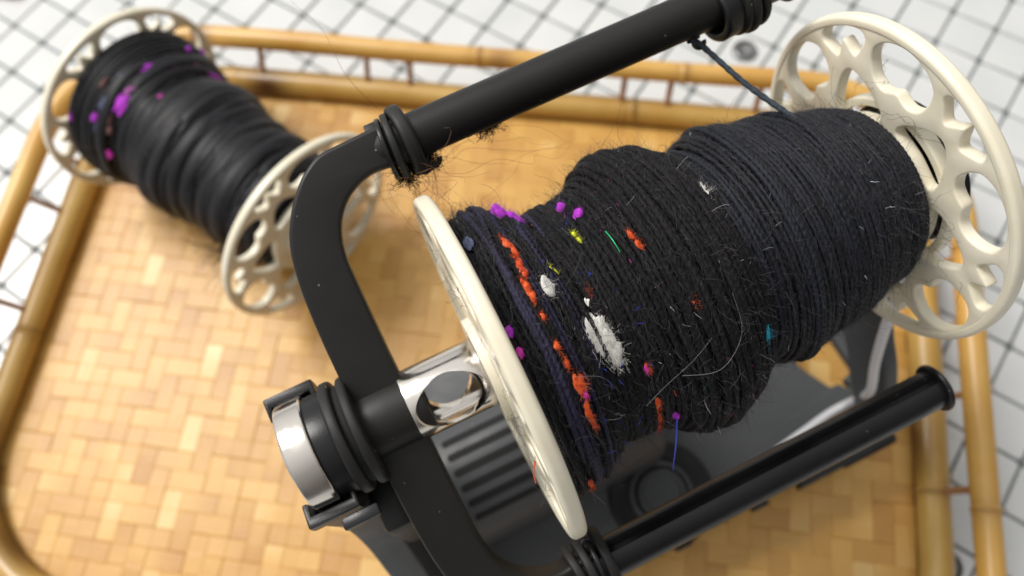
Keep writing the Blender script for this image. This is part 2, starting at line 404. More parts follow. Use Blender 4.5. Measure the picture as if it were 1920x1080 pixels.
use_first = True
for vis, xy in cand:
    tz = nr.uniform(-.002, .002)
    if vis:
        o = first if use_first else bpy.data.objects.new('tile', tile_me)
        if not use_first: COL.objects.link(o); o.parent = fl
        use_first = False
        o.location = (xy[0] * S, xy[1] * S, (ZF + tz) * S)
        o.rotation_euler = (nr.normal(0, .003), nr.normal(0, .003), ang + nr.normal(0, .004))
    else:
        b0 = len(restV)
        for x, y, z in tV: restV.append((xy[0] + ca * x - sa * y, xy[1] + sa * x + ca * y, ZF + tz + z))
        restF += [[i + b0 for i in f] for f in tF]
mesh('tile_field', restV, restF, M_TILE, fl, kind='stuff', angle=40)

def stud(px, label):
    t = tag(lathe('metal_stud', [(0, .001), (.03, .06), (.03, .10), (.05, .12), (.04, .145), (0, .15)], M_STUD, None, 32, 'Z', closed=False), label, 'floor stud')
    t.location = (px[0] * S, px[1] * S, (ZF + .001) * S); return t
def at_floor(px, py, z=ZF):
    v = R3.T @ np.array([(px - 960) / 1480.4, (py - 540) / 1480.4, 1.]); s = (z - CAM[2]) / v[2]; return np.array(CAM) + v * s
p = at_floor(1395, 97)
stud(p, 'dull grey metal stud in the tiles beside the dark yarn running up to the flyer')
stud(at_floor(1772, 1062), 'dull grey metal stud in the tiles between the two bamboo rails at the lower right')

# ================================================================== bamboo tray
tray = thing('bamboo_tray', 'woven bamboo serving tray with double cane rails, lying on the white tiles under the spinner', 'tray',
             loc=(0, 0, 0))
def uv(u, v, z): return (UU[0] * u + VV[0] * v, UU[1] * u + VV[1] * v, z)
def rrect(u0, u1, v0, v1, r, z, step=.06):
    pts = []
    def seg(a, b):
        L = math.dist(a, b); n = max(1, int(L / step))
        for i in range(n): pts.append((a[0] + (b[0] - a[0]) * i / n, a[1] + (b[1] - a[1]) * i / n))
    def arc(c_, a0, a1):
        n = max(4, int(r * abs(a1 - a0) / step))
        for i in range(n): t = a0 + (a1 - a0) * i / n; pts.append((c_[0] + r * math.cos(t), c_[1] + r * math.sin(t)))
    h = math.pi / 2
    seg((u0 + r, v1), (u1 - r, v1)); arc((u1 - r, v1 - r), h, 0); seg((u1, v1 - r), (u1, v0 + r)); arc((u1 - r, v0 + r), 0, -h)
    seg((u1 - r, v0), (u0 + r, v0)); arc((u0 + r, v0 + r), -h, -2 * h); seg((u0, v0 + r), (u0, v1 - r)); arc((u0 + r, v1 - r), 2 * h, h)
    return np.array([uv(a, b, z) for a, b in pts])
def cane(name, P, R, m, parent, nodes=(), scorch=(), closed=False, n=14, seed=0):
    """bent cane with node rings (bulges) and scorch marks; distances measured along P"""
    rs = np.random.RandomState(seed)
    d = np.r_[0, np.cumsum(np.linalg.norm(np.diff(P, axis=0), axis=1))]
    # resample finely near nodes
    s = np.arange(0, d[-1], .05)
    for q in nodes: s = np.r_[s, q + np.linspace(-.06, .06, 9)]
    s = np.unique(np.clip(s, 0, d[-1]))
    P2 = np.stack([np.interp(s, d, P[:, i]) for i in range(3)], 1)
    wob = sum(np.sin(s * f + rs.uniform(0, 6)) * a for f, a in ((.9, .006), (2.3, .004)))
    rad = R * (1 + .05 * np.sin(s * .7 + rs.uniform(0, 6))); dark = np.zeros_like(s)
    for q in nodes:
        rad = rad * (1 + .17 * np.exp(-((s - q + .012) / .017) ** 2) + .11 * np.exp(-((s - q - .03) / .012) ** 2) - .05 * np.exp(-((s - q) / .07) ** 2))
        dark = np.maximum(dark, .75 * np.exp(-((s - q - .012) / .011) ** 2)); dark = np.maximum(dark, .22 * np.exp(-((s - q) / .12) ** 2))
    P2 = P2 + np.outer(wob, [.5, .5, .6])
    V, F = tube_arrays(P2, rad, n, cap=False)
    k = len(P2); fs = F.tolist(); fs.append(list(range(n))[::-1]); fs.append([(k - 1) * n + j for j in range(n)])
    o = mesh(name, V, fs, m, parent, angle=60)
    D = np.repeat(dark, n).reshape(k, n)
    psi = np.arange(n) / n * 2 * math.pi
    for (q, wdt, amt, side) in scorch:
        D = np.maximum(D, amt * np.exp(-((s[:, None] - q) / wdt) ** 2) * np.clip(.5 + .5 * np.cos(psi[None, :] - side), 0, 1) ** 1.5)
    at = o.data.attributes.new('along', 'FLOAT_COLOR', 'POINT')
    colr = np.repeat(D.reshape(-1, 1), 4, 1).astype(np.float32); at.data.foreach_set('color', colr.ravel())
    return o
ZM = -3.56
lower = rrect(-5.35, 3.72, -1.8, 4.03, 1.45, -3.43)
lower = np.vstack([lower, lower[:1]])
LL = np.r_[0, np.cumsum(np.linalg.norm(np.diff(lower, axis=0), axis=1))]
def s_at(P, pt):
    d = np.linalg.norm(P[:, :2] - np.array(pt)[:2], axis=1); i = d.argmin()
    return np.r_[0, np.cumsum(np.linalg.norm(np.diff(P, axis=0), axis=1))][i]
cane('lower_rail', lower, .145, M_BAMBOO2, tray, [s_at(lower, p) for p in ((2.8, 2.94), (-4.1, 3.55), (.61 - 3.3, 6.6), (3.2, -1.9), (0, -3.6), (-3.5, -1.2))],
     [(s_at(lower, (-.72, 5.30)), .26, 1.0, 5.9), (s_at(lower, (3.42, -1.45)), .34, 1.0, .2), (s_at(lower, (-4.9, 2.2)), .7, .9, .2),
      (s_at(lower, (-4.85, 1.4)), .5, .9, .2), (s_at(lower, (2.3, -2.6)), .5, .4, .2)], seed=3)
upper = rrect(-5.66, 3.94, -2.02, 4.24, 1.55, -2.95)
i0 = int(np.linalg.norm(upper[:, :2] - np.array((-1.25, 5.80)), axis=1).argmin())
upper = np.roll(upper, -i0, axis=0)
cane('upper_rail', upper, .115, M_BAMBOO, tray, [s_at(upper, p) for p in ((1.49, 4.1), (3.3, 2.85), (4.6, -.1), (3.4, -2.2), (-1, -4.3), (-4.2, 3.95), (-3.9, .4))],
     [(s_at(upper, (1.70, 4.0)), .16, .55, 5.6), (.02, .12, .9, 5.6), (s_at(upper, (4.75, .9)), .5, .5, 2), (s_at(upper, (4.35, -.4)), .2, .4, 2)], seed=5)
under = rrect(-5.2, 3.57, -1.65, 3.88, 1.3, -3.735); under = np.vstack([under, under[:1]])
cane('under_rail', under, .13, M_BAMBOO2, tray, seed=8)
# short pegs that carry the upper rail
def peg(u0, v0, u1, v1):
    a = np.array(uv(u0, v0, -3.40)); b = np.array(uv(u1, v1, -2.95))
    t = np.linspace(0, 1, 6)[:, None]; tri_tube('post', a + (b - a) * t, .033, M_PEG, tray, 8)
for u in (-3.6, -2.35, -1.85, -.3, .55, 1.05, 2.0): peg(u, 4.0, u + .02, 4.24); 
for u in (-3.6, -2.0, -.4, 1.2, 2.2): peg(u, -1.78, u, -2.02)
for v in (2.65, 2.05, .9, -.1): peg(-5.33, v, -5.66, v)
for v in (2.4, 1.72, 1.05, .2): peg(3.7, v, 3.94, v)
# woven strips: every strip is a part; over two, under two, stepped by one
PT = .186; u0t, u1t, v0t, v1t = -5.33, 3.70, -1.78, 4.01; RC = 1.34
def extent(c_, horiz):
    """range of the strip centre line inside the rounded tray outline"""
    if horiz: lo, hi, A0, A1 = v0t, v1t, u0t, u1t
    else: lo, hi, A0, A1 = u0t, u1t, v0t, v1t
    dd = min(c_ - lo, hi - c_)
    cut = 0 if dd >= RC else RC - math.sqrt(max(0, RC * RC - (RC - dd) ** 2))
    return A0 + cut, A1 - cut
def weave(horiz, idx):
    c_ = (v0t if horiz else u0t) + PT * (idx + .5)
    a, b = extent(c_, horiz)
    base = u0t if horiz else v0t
    k0 = int((a - base) / PT); k1 = int((b - base) / PT)
    st = []; tone = []
    burst = 0; strip_tone = rnd.gauss(0, .09)
    if rnd.random() < .06: strip_tone += .35
    for k in range(k0, k1 + 1):
        over = ((k + idx) % 4 < 2) if horiz else not ((k + idx) % 4 < 2)
        if (k + idx) % 2 == 0 or k == k0: gj = rnd.gauss(0, .16); fj = rnd.gauss(0, .10)
        sp_ = lambda f: (((k + idx) % 2) + f) - 1
        if (k + idx) % 2 == 0 and rnd.random() < .035: burst = .55
        elif (k + idx) % 2 == 0: burst = 0
        jt = (burst if over else 0) + (fj if over else 0)
        for f in (.03, .97):
            x = base + PT * (k + f)
            if a < x < b: st.append((x, (.007 if over else -.007) + rnd.uniform(-.0015, .0015))); tone.append(strip_tone + jt + gj * sp_(f))
    wd = PT * .5 * rnd.uniform(1.0, 1.015); dy = rnd.uniform(-.004, .004); th = .0062
    V = []; 
    for x, z in st:
        V += [(x, -wd + dy, z - th), (x, -wd + dy, z + th * .5), (x, -wd * .92 + dy, z + th), (x, wd * .92 + dy, z + th), (x, wd + dy, z + th * .5), (x, wd + dy, z - th)]
    F = []
    for i in range(len(st) - 1):
        for j in range(6): F.append([i * 6 + j, i * 6 + (j + 1) % 6, (i + 1) * 6 + (j + 1) % 6, (i + 1) * 6 + j][::-1])
    F.append([0, 1, 2, 3, 4, 5]); F.append([(len(st) - 1) * 6 + j for j in range(6)][::-1])
    o = mesh('strip', V, F, M_STRIP, tray, angle=30)
    o.data.polygons.foreach_set('use_smooth', np.full(len(o.data.polygons), False))
    at = o.data.attributes.new('tone', 'FLOAT_COLOR', 'POINT')
    tn = np.repeat(np.array(tone, np.float32), 6); at.data.foreach_set('color', np.repeat(tn[:, None], 4, 1).ravel())
    au = math.atan2(UU[1], UU[0])
    if horiz: q = uv(0, c_, ZM); o.rotation_euler = (0, 0, au)
    else: q = uv(c_, 0, ZM); o.rotation_euler = (0, 0, au + math.pi / 2)
    o.location = Vector(q) * S
for i in range(int((v1t - v0t) / PT)): weave(True, i)
for i in range(int((u1t - u0t) / PT)): weave(False, i)
bb = rrect(-5.34, 3.71, -1.79, 4.02, 1.44, 0, .2)
prism('gap_shade_board', [[(p[0], p[1]) for p in bb]], .04, M_BOARD, tray, .005, basis=lambda c_: np.stack([c_[:, 0], c_[:, 1], c_[:, 2] - 3.62], 1))  # dark under-layer added so gaps between the strips look shaded

# ================================================================== bobbins
FT = .085      # flange thickness
def pol(r, deg): return (r * math.cos(math.radians(deg)), r * math.sin(math.radians(deg)))
def flange_loops(phase):
    loops = [[pol(.97, i * 2.5) for i in range(144)]]
    for k in range(6):
        c_ = phase + 60 * k
        W = [(.885, -11.3), (.928, -9.2), (.942, -3), (.942, 3), (.928, 9.2), (.885, 11.3), (.835, 9.2), (.785, 5.6), (.808, 3.2), (.845, 1.6), (.872, 0), (.845, -1.6), (.808, -3.2), (.785, -5.6), (.835, -9.2)]
        loops.append(catmull([pol(r, c_ + a) for r, a in W], 4).tolist())
        Pt = [(.74, 14.8), (.80, 14.6), (.86, 16.2), (.91, 21), (.932, 27), (.932, 33), (.91, 39), (.86, 43.8), (.80, 45.4), (.74, 45.4), (.68, 43.5), (.645, 39), (.65, 34.5), (.672, 30), (.65, 25.5), (.645, 21), (.68, 16.5)]
        loops.append(catmull([pol(r, c_ + a) for r, a in Pt], 4).tolist())
        C = [(.70, 0), (.675, 5), (.62, 10.5), (.55, 17.5), (.49, 22), (.445, 21), (.43, 10), (.43, 0), (.43, -10), (.445, -21), (.49, -22), (.55, -17.5), (.62, -10.5), (.675, -5)]
        loops.append(catmull([pol(r, c_ + a) for r, a in C], 4).tolist())
    return loops
def bobbin(label, phase, group, m):
    t = thing('bobbin', label, 'bobbin', group)
    L = 2.373
    for x0, sgn in ((-FT, -1), (L, 1)):
        o = plate('flange', flange_loops(phase), FT * .86, m, t, .013,
                  lambda c_: np.stack([c_[:, 2] + x0 + FT / 2, c_[:, 0], c_[:, 1]], 1))
        lathe('rim', rounded([(x0, .945), (x0, .985), (x0 + .018, 1.0), (x0 + FT - .018, 1.0), (x0 + FT, .985), (x0 + FT, .945)], .012), m, t, 160, angle=50)
        if sgn < 0: continue
        xi = -FT - .002 if sgn < 0 else L + FT + .002
        sgn_ = sgn
        lathe('hub_ring', rounded([(xi - .02 * sgn, .46), (xi + .06 * sgn, .46), (xi + .06 * sgn, .51), (xi - .02 * sgn, .51)], .012), m, t, 96, angle=50)
    lathe('core', [(-.12, .21), (-.12, .30), (.0, .31), (.06, .26), (L - .06, .26), (L, .31), (L + .14, .30), (L + .14, .21)], m, t, 48, angle=35)
    return t
bob1 = bobbin('ivory plastic bobbin with lacework flanges, mounted in the black flyer and full of plied yarn', 43, 'ivory lace bobbins', M_IVORY)
bob2 = bobbin('ivory plastic bobbin with lacework flanges, lying loose on the bamboo tray behind the flyer arm', 20, 'ivory lace bobbins', M_IVORY)
B2 = (-.94, 2.80, -2.50); A2 = 2.035
bob2.location = Vector(B2) * S; bob2.rotation_euler = (0, 0, A2)

# ------------------------------------------------------------------ yarn
PX = np.array([0, .1, .2, .3, .4, .5, .6, .7, .8, .9, 1.0, 1.1, 1.2, 1.3, 1.4, 1.5, 1.6, 1.7, 1.8, 1.9, 2.0, 2.1, 2.2, 2.3, 2.37])
PR = np.array([.79, .83, .81, .755, .665, .685, .69, .72, .80, .825, .82, .78, .705, .63, .69, .715, .70, .67, .65, .645, .61, .57, .54, .51, .45])
QX = np.array([0, .3, .6, .75, .9, 1.05, 1.2, 1.35, 1.5, 1.65, 1.8, 1.95, 2.1, 2.25, 2.37])
QR = np.array([.50, .60, .63, .63, .62, .65, .71, .72, .67, .64, .70, .75, .80, .81, .79])
class Yarn:
    def __init__(s, X, R, seed):
        s.X, s.R = X, R; rs = np.random.RandomState(seed); s.k = [(rs.uniform(2, 9), rs.randint(1, 4), rs.uniform(0, 6), rs.uniform(.002, .006)) for _ in range(6)]
    def r(s, x, th):
        b = np.interp(x, s.X, s.R)
        return b + sum(a * np.sin(f * x + n * th + p) for f, n, p, a in s.k)
Y1 = Yarn(PX, PR, 1); Y2 = Yarn(QX, QR, 2)
def strand_arrays(path, rs, twist=.055, step=.0095, n=8, amp=.20, flat=1.0, phase=0., rnoise=None):
    """two-ply strand swept along path (k,3), resampled; amp = depth of the ply groove"""
    d = np.r_[0, np.cumsum(np.linalg.norm(np.diff(path, axis=0), axis=1))]
    k = max(4, int(d[-1] / step)); s = np.linspace(0, d[-1], k)
    P = np.stack([np.interp(s, d, path[:, i]) for i in range(3)], 1)
    T = np.gradient(P, axis=0); T /= np.linalg.norm(T, axis=1)[:, None] + 1e-12
    O = P * np.array([0, 1, 1]); O /= np.linalg.norm(O, axis=1)[:, None] + 1e-9       # outward
    U = O - T * (O * T).sum(1)[:, None]; U /= np.linalg.norm(U, axis=1)[:, None] + 1e-9; W = np.cross(T, U)
    psi = np.arange(n) * 2 * math.pi / n
    tw = 2 * math.pi * s / (2 * twist) + phase
    f = 1 + amp * np.cos(2 * (psi[None, :] - tw[:, None])) 
    rr = rs * (np.ones(k) if rnoise is None else np.interp(s, np.linspace(0, d[-1], len(rnoise)), rnoise))
    X = P[:, None, :] + (rr[:, None] * f)[:, :, None] * (np.cos(psi)[None, :, None] * U[:, None, :] * flat + np.sin(psi)[None, :, None] * W[:, None, :])
    i = np.arange(k - 1)[:, None]; j = np.arange(n)[None, :]; j2 = (j + 1) % n
    F = np.stack([i * n + j, i * n + j2, (i + 1) * n + j2, (i + 1) * n + j], -1).reshape(-1, 4)
    return X.reshape(-1, 3), F
def wrap_path(Y, x0, pitch, tilt, ph, lift, th0=0., th1=2 * math.pi, wob=.004, seed=0):
    rs = np.random.RandomState(seed)
    th = np.linspace(th0, th1, max(16, int((th1 - th0) / .04)))
    x = x0 + pitch * th / (2 * math.pi) + tilt * np.sin(th - ph)
    for _ in range(3): x = x + wob * rs.uniform(.2, 1) * np.sin(rs.randint(2, 9) * th + rs.uniform(0, 6))
    x = np.clip(x, .012, 2.35)
    r = Y.r(x, th) + lift + .003 * np.sin(rs.randint(2, 7) * th + rs.uniform(0, 6))
    return np.stack([x, r * np.cos(th), r * np.sin(th)], 1)

def yarn_body(Y, m, parent, shrink, L=2.355):
    xs = np.linspace(0.01, L, 120); th = np.arange(120) * 2 * math.pi / 120
    V = np.array([[(x, (Y.r(x, t) - shrink) * math.cos(t), (Y.r(x, t) - shrink) * math.sin(t)) for t in th] for x in xs]).reshape(-1, 3)
    k = len(xs); n = 120
    F = [[i * n + j, i * n + (j + 1) % n, (i + 1) * n + (j + 1) % n, (i + 1) * n + j] for i in range(k - 1) for j in range(n)]
    V = np.vstack([V, [(0.01, .2 * math.cos(t), .2 * math.sin(t)) for t in th], [(L, .2 * math.cos(t), .2 * math.sin(t)) for t in th]])
    F += [[k * n + j, k * n + (j + 1) % n, (j + 1) % n, j] for j in range(n)]
    F += [[(k - 1) * n + j, (k - 1) * n + (j + 1) % n, (k + 1) * n + (j + 1) % n, (k + 1) * n + j] for j in range(n)]
    return mesh('yarn_core', V, F, m, parent)

yarn1 = thing('wound_yarn', 'thick black plied yarn with orange, white and purple flecks, on the bobbin in the flyer', 'yarn', 'cops of black wool yarn')
yarn_body(Y1, M_WOOL, yarn1, .040)
# wraps: each turn of yarn a strand, laid side by side
x = .03; i = 0; tilt = 0; ph = 1.2
while x < 2.33:
    i += 1
    tilt = .92 * tilt + rnd.gauss(0, .004)
    if x < .4: tilt += .0012
    loose = x < 1.25
    rs_ = rnd.uniform(.0125, .0170) if loose else rnd.uniform(.0122, .0138)
    P = wrap_path(Y1, x, rs_ * 1.9, tilt, ph, -.016 + rnd.uniform(-.006, .007) * (1.6 if loose else 1), 0, 2 * math.pi + .05, wob=.0050 if loose else .0022, seed=i)
    V, F = strand_arrays(P, rs_, twist=rnd.uniform(.030, .042), amp=.15, phase=rnd.uniform(0, 6))
    mt = M_WOOLB if x > 1.25 else (M_WOOLV if (.08 < x < .30 and rnd.random() < .22) else M_WOOL)
    mesh('strand', V, F, mt, yarn1)
    x += rs_ * (1.95 if loose else 2.02)
# upper layer: stray turns that cross the others
for q in range(70):
    i += 1
    x = rnd.choice([rnd.uniform(.05, .60), rnd.uniform(.05, 1.25), rnd.uniform(.7, 1.3), rnd.uniform(1.3, 2.2)])
    ti = rnd.gauss(0, .035) if x < 1.3 else rnd.gauss(0, .014)
    a = rnd.uniform(-.6, 1.2); b = a + rnd.uniform(1.6, 4.2)
    rs_ = rnd.uniform(.012, .0165)
    P = wrap_path(Y1, x, .02, ti, rnd.uniform(0, 6), .001, a, b, wob=.006, seed=i)
    # ends dive under the neighbours
    tt = np.linspace(0, 1, len(P)); dive = .045 * (np.clip(1 - tt / .12, 0, 1) + np.clip((tt - .88) / .12, 0, 1))
    rr = np.hypot(P[:, 1], P[:, 2]); P[:, 1:] *= ((rr - dive) / rr)[:, None]
    V, F = strand_arrays(P, rs_, twist=rnd.uniform(.030, .042), amp=.20, phase=rnd.uniform(0, 6))
    mt = M_WOOLB if x > 1.25 else rnd.choice([M_WOOL, M_WOOL, M_WOOLV] if x < .45 else [M_WOOL])
    mesh('strand', V, F, mt, yarn1)
def on(Y, x, deg, lift=0.):
    t = math.radians(deg); r = Y.r(x, t) + lift; return np.array([x, r * math.cos(t), r * math.sin(t)])

def fibres(specs, name, m, parent, label=None, kind='stuff'):
    """specs: list of (path (k,3), radius) -> one mesh of thin three-sided fibres"""
    VV_, FF = [], []; base = 0
    for P, r in specs:
        k = len(P); T = np.gradient(P, axis=0); T /= np.linalg.norm(T, axis=1)[:, None] + 1e-12
        ref = np.array([.31, .52, .79]); U = np.cross(T, ref); U /= np.linalg.norm(U, axis=1)[:, None] + 1e-9; W = np.cross(T, U)
        R_ = (r * np.linspace(1, .55, k))[:, None]
        X = np.stack([P + R_ * (math.cos(a) * U + math.sin(a) * W) for a in (0, 2.094, 4.189)], 1).reshape(-1, 3)
        i = np.arange(k - 1)[:, None]; j = np.arange(3)[None, :]; j2 = (j + 1) % 3
        FF.append(np.stack([i * 3 + j, i * 3 + j2, (i + 1) * 3 + j2, (i + 1) * 3 + j], -1).reshape(-1, 4) + base); VV_.append(X); base += len(X)
    return mesh(name, np.vstack(VV_), np.vstack(FF), m, parent, label=label, kind=kind)
def fuzz_path(Y, x, th, length, rs, stand=.5, k=7):
    """a fibre that leaves the yarn surface and curls"""
    o = np.array([0, math.cos(th), math.sin(th)]); tn = np.array([0, -math.sin(th), math.cos(th)]); ax = np.array([1., 0, 0])
    d = o * rs.uniform(.05, 1) * stand + tn * rs.normal(0, .6) + ax * rs.normal(0, .55); d /= np.linalg.norm(d)
    curl = rs.normal(0, 1, 3); curl = curl - o * (curl @ o) * .5
    p = on(Y, x, math.degrees(th), -.004); P = [p]; s = length / (k - 1)
    for q in range(k - 1):
        d = d + curl * s * 5 + rs.normal(0, .12, 3); rr = math.hypot(p[1], p[2]) - float(Y.r(min(max(p[0], 0), 2.37), math.atan2(p[2], p[1])))
        if rr < .01: d = d + o * .35
        d /= np.linalg.norm(d); p = p + d * s; P.append(p)
    return np.array(P)
rs = np.random.RandomState(11)
sp = []
for q in range(4200):
    x = rs.uniform(.02, 2.33); 
    if x > 1.3 and x < 2.05 and rs.rand() < .6: continue
    th = rs.uniform(-.5, math.pi + .9)
    sp.append((fuzz_path(Y1, x, th, rs.uniform(.03, .11) * (1.15 if x < 1.3 else .8), rs, .35), rs.uniform(.0006, .0010)))
fibres(sp, 'fuzz', M_FUZZ, yarn1, 'short dark fibres standing off the yarn')
sp = []
for q in range(11000):
    x = rs.uniform(.02, 2.33); th = rs.uniform(-.4, math.pi + .7); L_ = rs.uniform(.03, .085); a = rs.normal(0, .22)
    t_ = np.linspace(0, 1, 4); dth = L_ * t_ * (1 if rs.rand() < .5 else -1) / float(Y1.r(x, th)); xx = x + a * L_ * t_ + rs.normal(0, .004) * np.sin(3 * t_); tt = th + dth
    r_ = Y1.r(xx, tt) + rs.uniform(-.004, .012) + rs.uniform(-.006, .008) * np.sin(math.pi * t_)
    sp.append((np.stack([xx, r_ * np.cos(tt), r_ * np.sin(tt)], 1), rs.uniform(.0005, .0009)))
fibres(sp, 'surface_fibres', M_SURF, yarn1, 'fine grey fibres lying along the strands')
P = wrap_path(Y1, .392, 0, .010, .5, .022, 1.55, 2.35, wob=.004, seed=77)
tt = np.linspace(0, 1, len(P)); dive = .05 * (np.clip(1 - tt / .2, 0, 1) + np.clip((tt - .8) / .2, 0, 1)); rr = np.hypot(P[:, 1], P[:, 2]); P[:, 1:] *= ((rr - dive) / rr)[:, None]
V, F = strand_arrays(P, .012, twist=.04, amp=.15); mesh('strand', V, F, M_WOOL, yarn1)
sp = []
for q in range(70):
    x = rs.uniform(.02, 1.3) if rs.rand() < .75 else rs.uniform(1.3, 2.33); th = rs.uniform(-.3, math.pi + .6)
    sp.append((fuzz_path(Y1, x, th, rs.uniform(.03, .12), rs, .2), rs.uniform(.0006, .0009)))
fibres(sp, 'pale_fuzz', M_FUZZW, yarn1, 'scattered pale fibres on the yarn')
sp = []
for q in range(190):       # long wisps round the ends and shoulders
    c_ = rs.rand()
    x = rs.uniform(2.1, 2.34) if c_ < .45 else (rs.uniform(.02, .2) if c_ < .6 else rs.uniform(.2, 2.1)); th = rs.uniform(-.6, math.pi + .9)
    sp.append((fuzz_path(Y1, x, th, rs.uniform(.12, .30), rs, 1.1, 10), rs.uniform(.0007, .0012)))
fibres(sp, 'long_fuzz', M_FUZZ, yarn1, 'long dark wisps at the ends of the wound yarn')

def nep(Y, x, deg, sx_, sth, h, m, parent, label, fuzz=60, seed=0, rough=.085, name='fleck', tail=0., lift=.005):
    """felted fibre lump lying on the yarn: sx_ along the axis, sth around, h proud"""
    rs = np.random.RandomState(seed + 100); nu, nv = 14, 22; t0 = math.radians(deg); r0_ = float(Y.r(x, t0))
    V = []; fz = [(rs.uniform(2, 6), rs.uniform(2, 6), rs.uniform(0, 6), rs.uniform(0, 6)) for _ in range(4)]
    for i in range(nu + 1):
        a = math.pi * i / nu
        for j in range(nv):
            b = 2 * math.pi * j / nv
            nx, ny, nz = math.sin(a) * math.cos(b), math.sin(a) * math.sin(b), math.cos(a)
            f = 1 + rough * sum(math.sin(p_ * nx * 1.3 + q_ * nz + c1 + ny * 2 + c2) for p_, q_, c1, c2 in fz) * .6
            ex = x + sx_ * nx * f; et = t0 + sth * nz * f / r0_; er = float(Y.r(ex, et)) + lift + h * ny * f
            V.append((ex, er * math.cos(et), er * math.sin(et)))
    F = [[i * nv + j, i * nv + (j + 1) % nv, (i + 1) * nv + (j + 1) % nv, (i + 1) * nv + j] for i in range(nu) for j in range(nv)]
    o = clean(mesh(name, V, F, m, parent, label=label))
    if fuzz:
        sp = []
        for q in range(fuzz):
            u_ = rs.normal(0, .5, 2); ex = x + sx_ * u_[0]; et = t0 + sth * u_[1] / r0_
            P = fuzz_path(Y, min(max(ex, .02), 2.34), et, rs.uniform(.25, .8) * min(.07, max(sx_, sth)), rs, .12, 6)
            rr = np.hypot(P[:, 1], P[:, 2]); P[:, 1:] *= ((rr + h * .8 + lift) / rr)[:, None]
            sp.append((P, .0006))
        fibres(sp, 'fleck_fuzz', m, o)
    return o
def colour_run(Y, pts, rs_, m, parent, label, seed=0, lift=.004):
    """a coloured ply showing along a wrap: follows (x, deg) points; swells and thins"""
    pts = np.array(pts, float); t = np.linspace(0, len(pts) - 1, 30 * len(pts)); rsn = np.random.RandomState(seed)
    xx = np.interp(t, range(len(pts)), pts[:, 0]); dd = np.radians(np.interp(t, range(len(pts)), pts[:, 1]))
    r = Y.r(xx, dd) + lift; P = np.stack([xx, r * np.cos(dd), r * np.sin(dd)], 1)
    taper = np.sin(np.linspace(0.04, math.pi - .04, len(P))) ** .45
    V, F = strand_arrays(P, rs_, twist=.075, amp=.20, rnoise=taper * (1 + .16 * np.sin(t * 5 + rsn.uniform(0, 6))), phase=rsn.uniform(0, 6))
    o = mesh('coloured_ply', V, F, m, parent, label=label)
    sp = []
    for q in range(int(70 * len(pts) / 2)):
        k = rsn.randint(len(P)); Q = fuzz_path(Y, float(P[k][0]), math.atan2(P[k][2], P[k][1]), rsn.uniform(.015, .035), rsn, .15, 6)
        rr = np.hypot(Q[:, 1], Q[:, 2]); Q[:, 1:] *= ((rr + rs_ * .9) / rr)[:, None]; sp.append((Q, .0008))
    fibres(sp, 'ply_fuzz', m, o)
    return o
k = 0
for (x, dg, a, b, h, m_, lab, fz) in [
    (.298, 41, .046, .052, .055, M_PURPLE, 'purple nep on the top edge near the left end', 60), (.352, 44, .040, .046, .045, M_PURPLE, 'purple nep beside its twin on the top edge', 50),
    (.585, 48.5, .026, .028, .032, M_PURPLE, 'small purple nep', 40), (.622, 60.6, .030, .034, .030, M_PURPLE, 'round purple nep', 60),
    (.032, 98.5, .018, .03, .022, M_PURPLE, 'purple nep against the flange', 40), (.033, 106, .016, .028, .02, M_MAGENTA, 'magenta nep against the flange', 40),
    (.649, 167, .018, .024, .022, M_PURPLE, 'purple nep at the lower edge', 40),
    (.289, 89, .034, .058, .018, M_WHITE, 'small white wool nep', 60), (.412, 111, .062, .080, .024, M_WHITE, 'large white wool nep, upper lump', 200), (.425, 116.5, .058, .085, .026, M_WHITE, 'large white wool nep', 220), (.444, 122, .044, .075, .022, M_WHITE, 'large white wool nep, lower lump', 180),
    (.054, 61, .024, .05, .008, M_BLUEGREY, 'grey nep by the flange', 60), (1.222, 78, .016, .060, .010, M_WHITE, 'thin white nep', 70), (.439, 99.4, .016, .026, .010, M_WHITE, 'tiny white nep', 30),
    (1.175, 141, .020, .050, .016, M_TEAL, 'teal nep', 40), (.218, 123.5, .030, .060, .022, M_ORANGE, 'orange nep', 120), (.223, 127.5, .014, .022, .030, M_MAGENTA, 'magenta tip on the orange nep', 40),
    (.559, 134, .014, .026, .010, M_MAGENTA, 'magenta nep', 30)]:
    nep(Y1, x, dg, a, b, h, m_, yarn1, lab, fz, seed=k); k += 1
colour_run(Y1, [(.199, 64.5), (.212, 69), (.224, 74), (.224, 76)], .022, M_ORANGE, yarn1, 'orange ply near the left end', 1, .005)
colour_run(Y1, [(.204, 74), (.212, 78), (.210, 82), (.205, 85.5)], .023, M_ORANGE, yarn1, 'orange ply, middle twist', 2, .005)
colour_run(Y1, [(.186, 84), (.192, 88), (.192, 91), (.187, 94.5)], .020, M_ORANGE, yarn1, 'orange ply, lower twist', 3, .005)
for a, b, r_ in [((.190, 97), (.192, 101), .015), ((.192, 107), (.195, 111), .018), ((.195, 112.5), (.198, 117.5), .018), ((.209, 128), (.200, 136), .018), ((.206, 134), (.208, 141), .012),
                 ((.750, 82.5), (.754, 87), .014), ((.756, 87.5), (.763, 92), .014), ((.461, 93.5), (.462, 97.5), .014), ((.568, 150), (.567, 158), .014), ((.567, 160), (.567, 170), .013),
                 ((.567, 172), (.566, 180), .013), ((.566, 131), (.562, 136), .011), ((.856, 113), (.858, 117), .010), ((.10, 163), (.11, 171), .014)]:
    colour_run(Y1, [a, b], r_, M_ORANGE, yarn1, 'short orange fleck in the ply', int(a[1] * 7), .004)
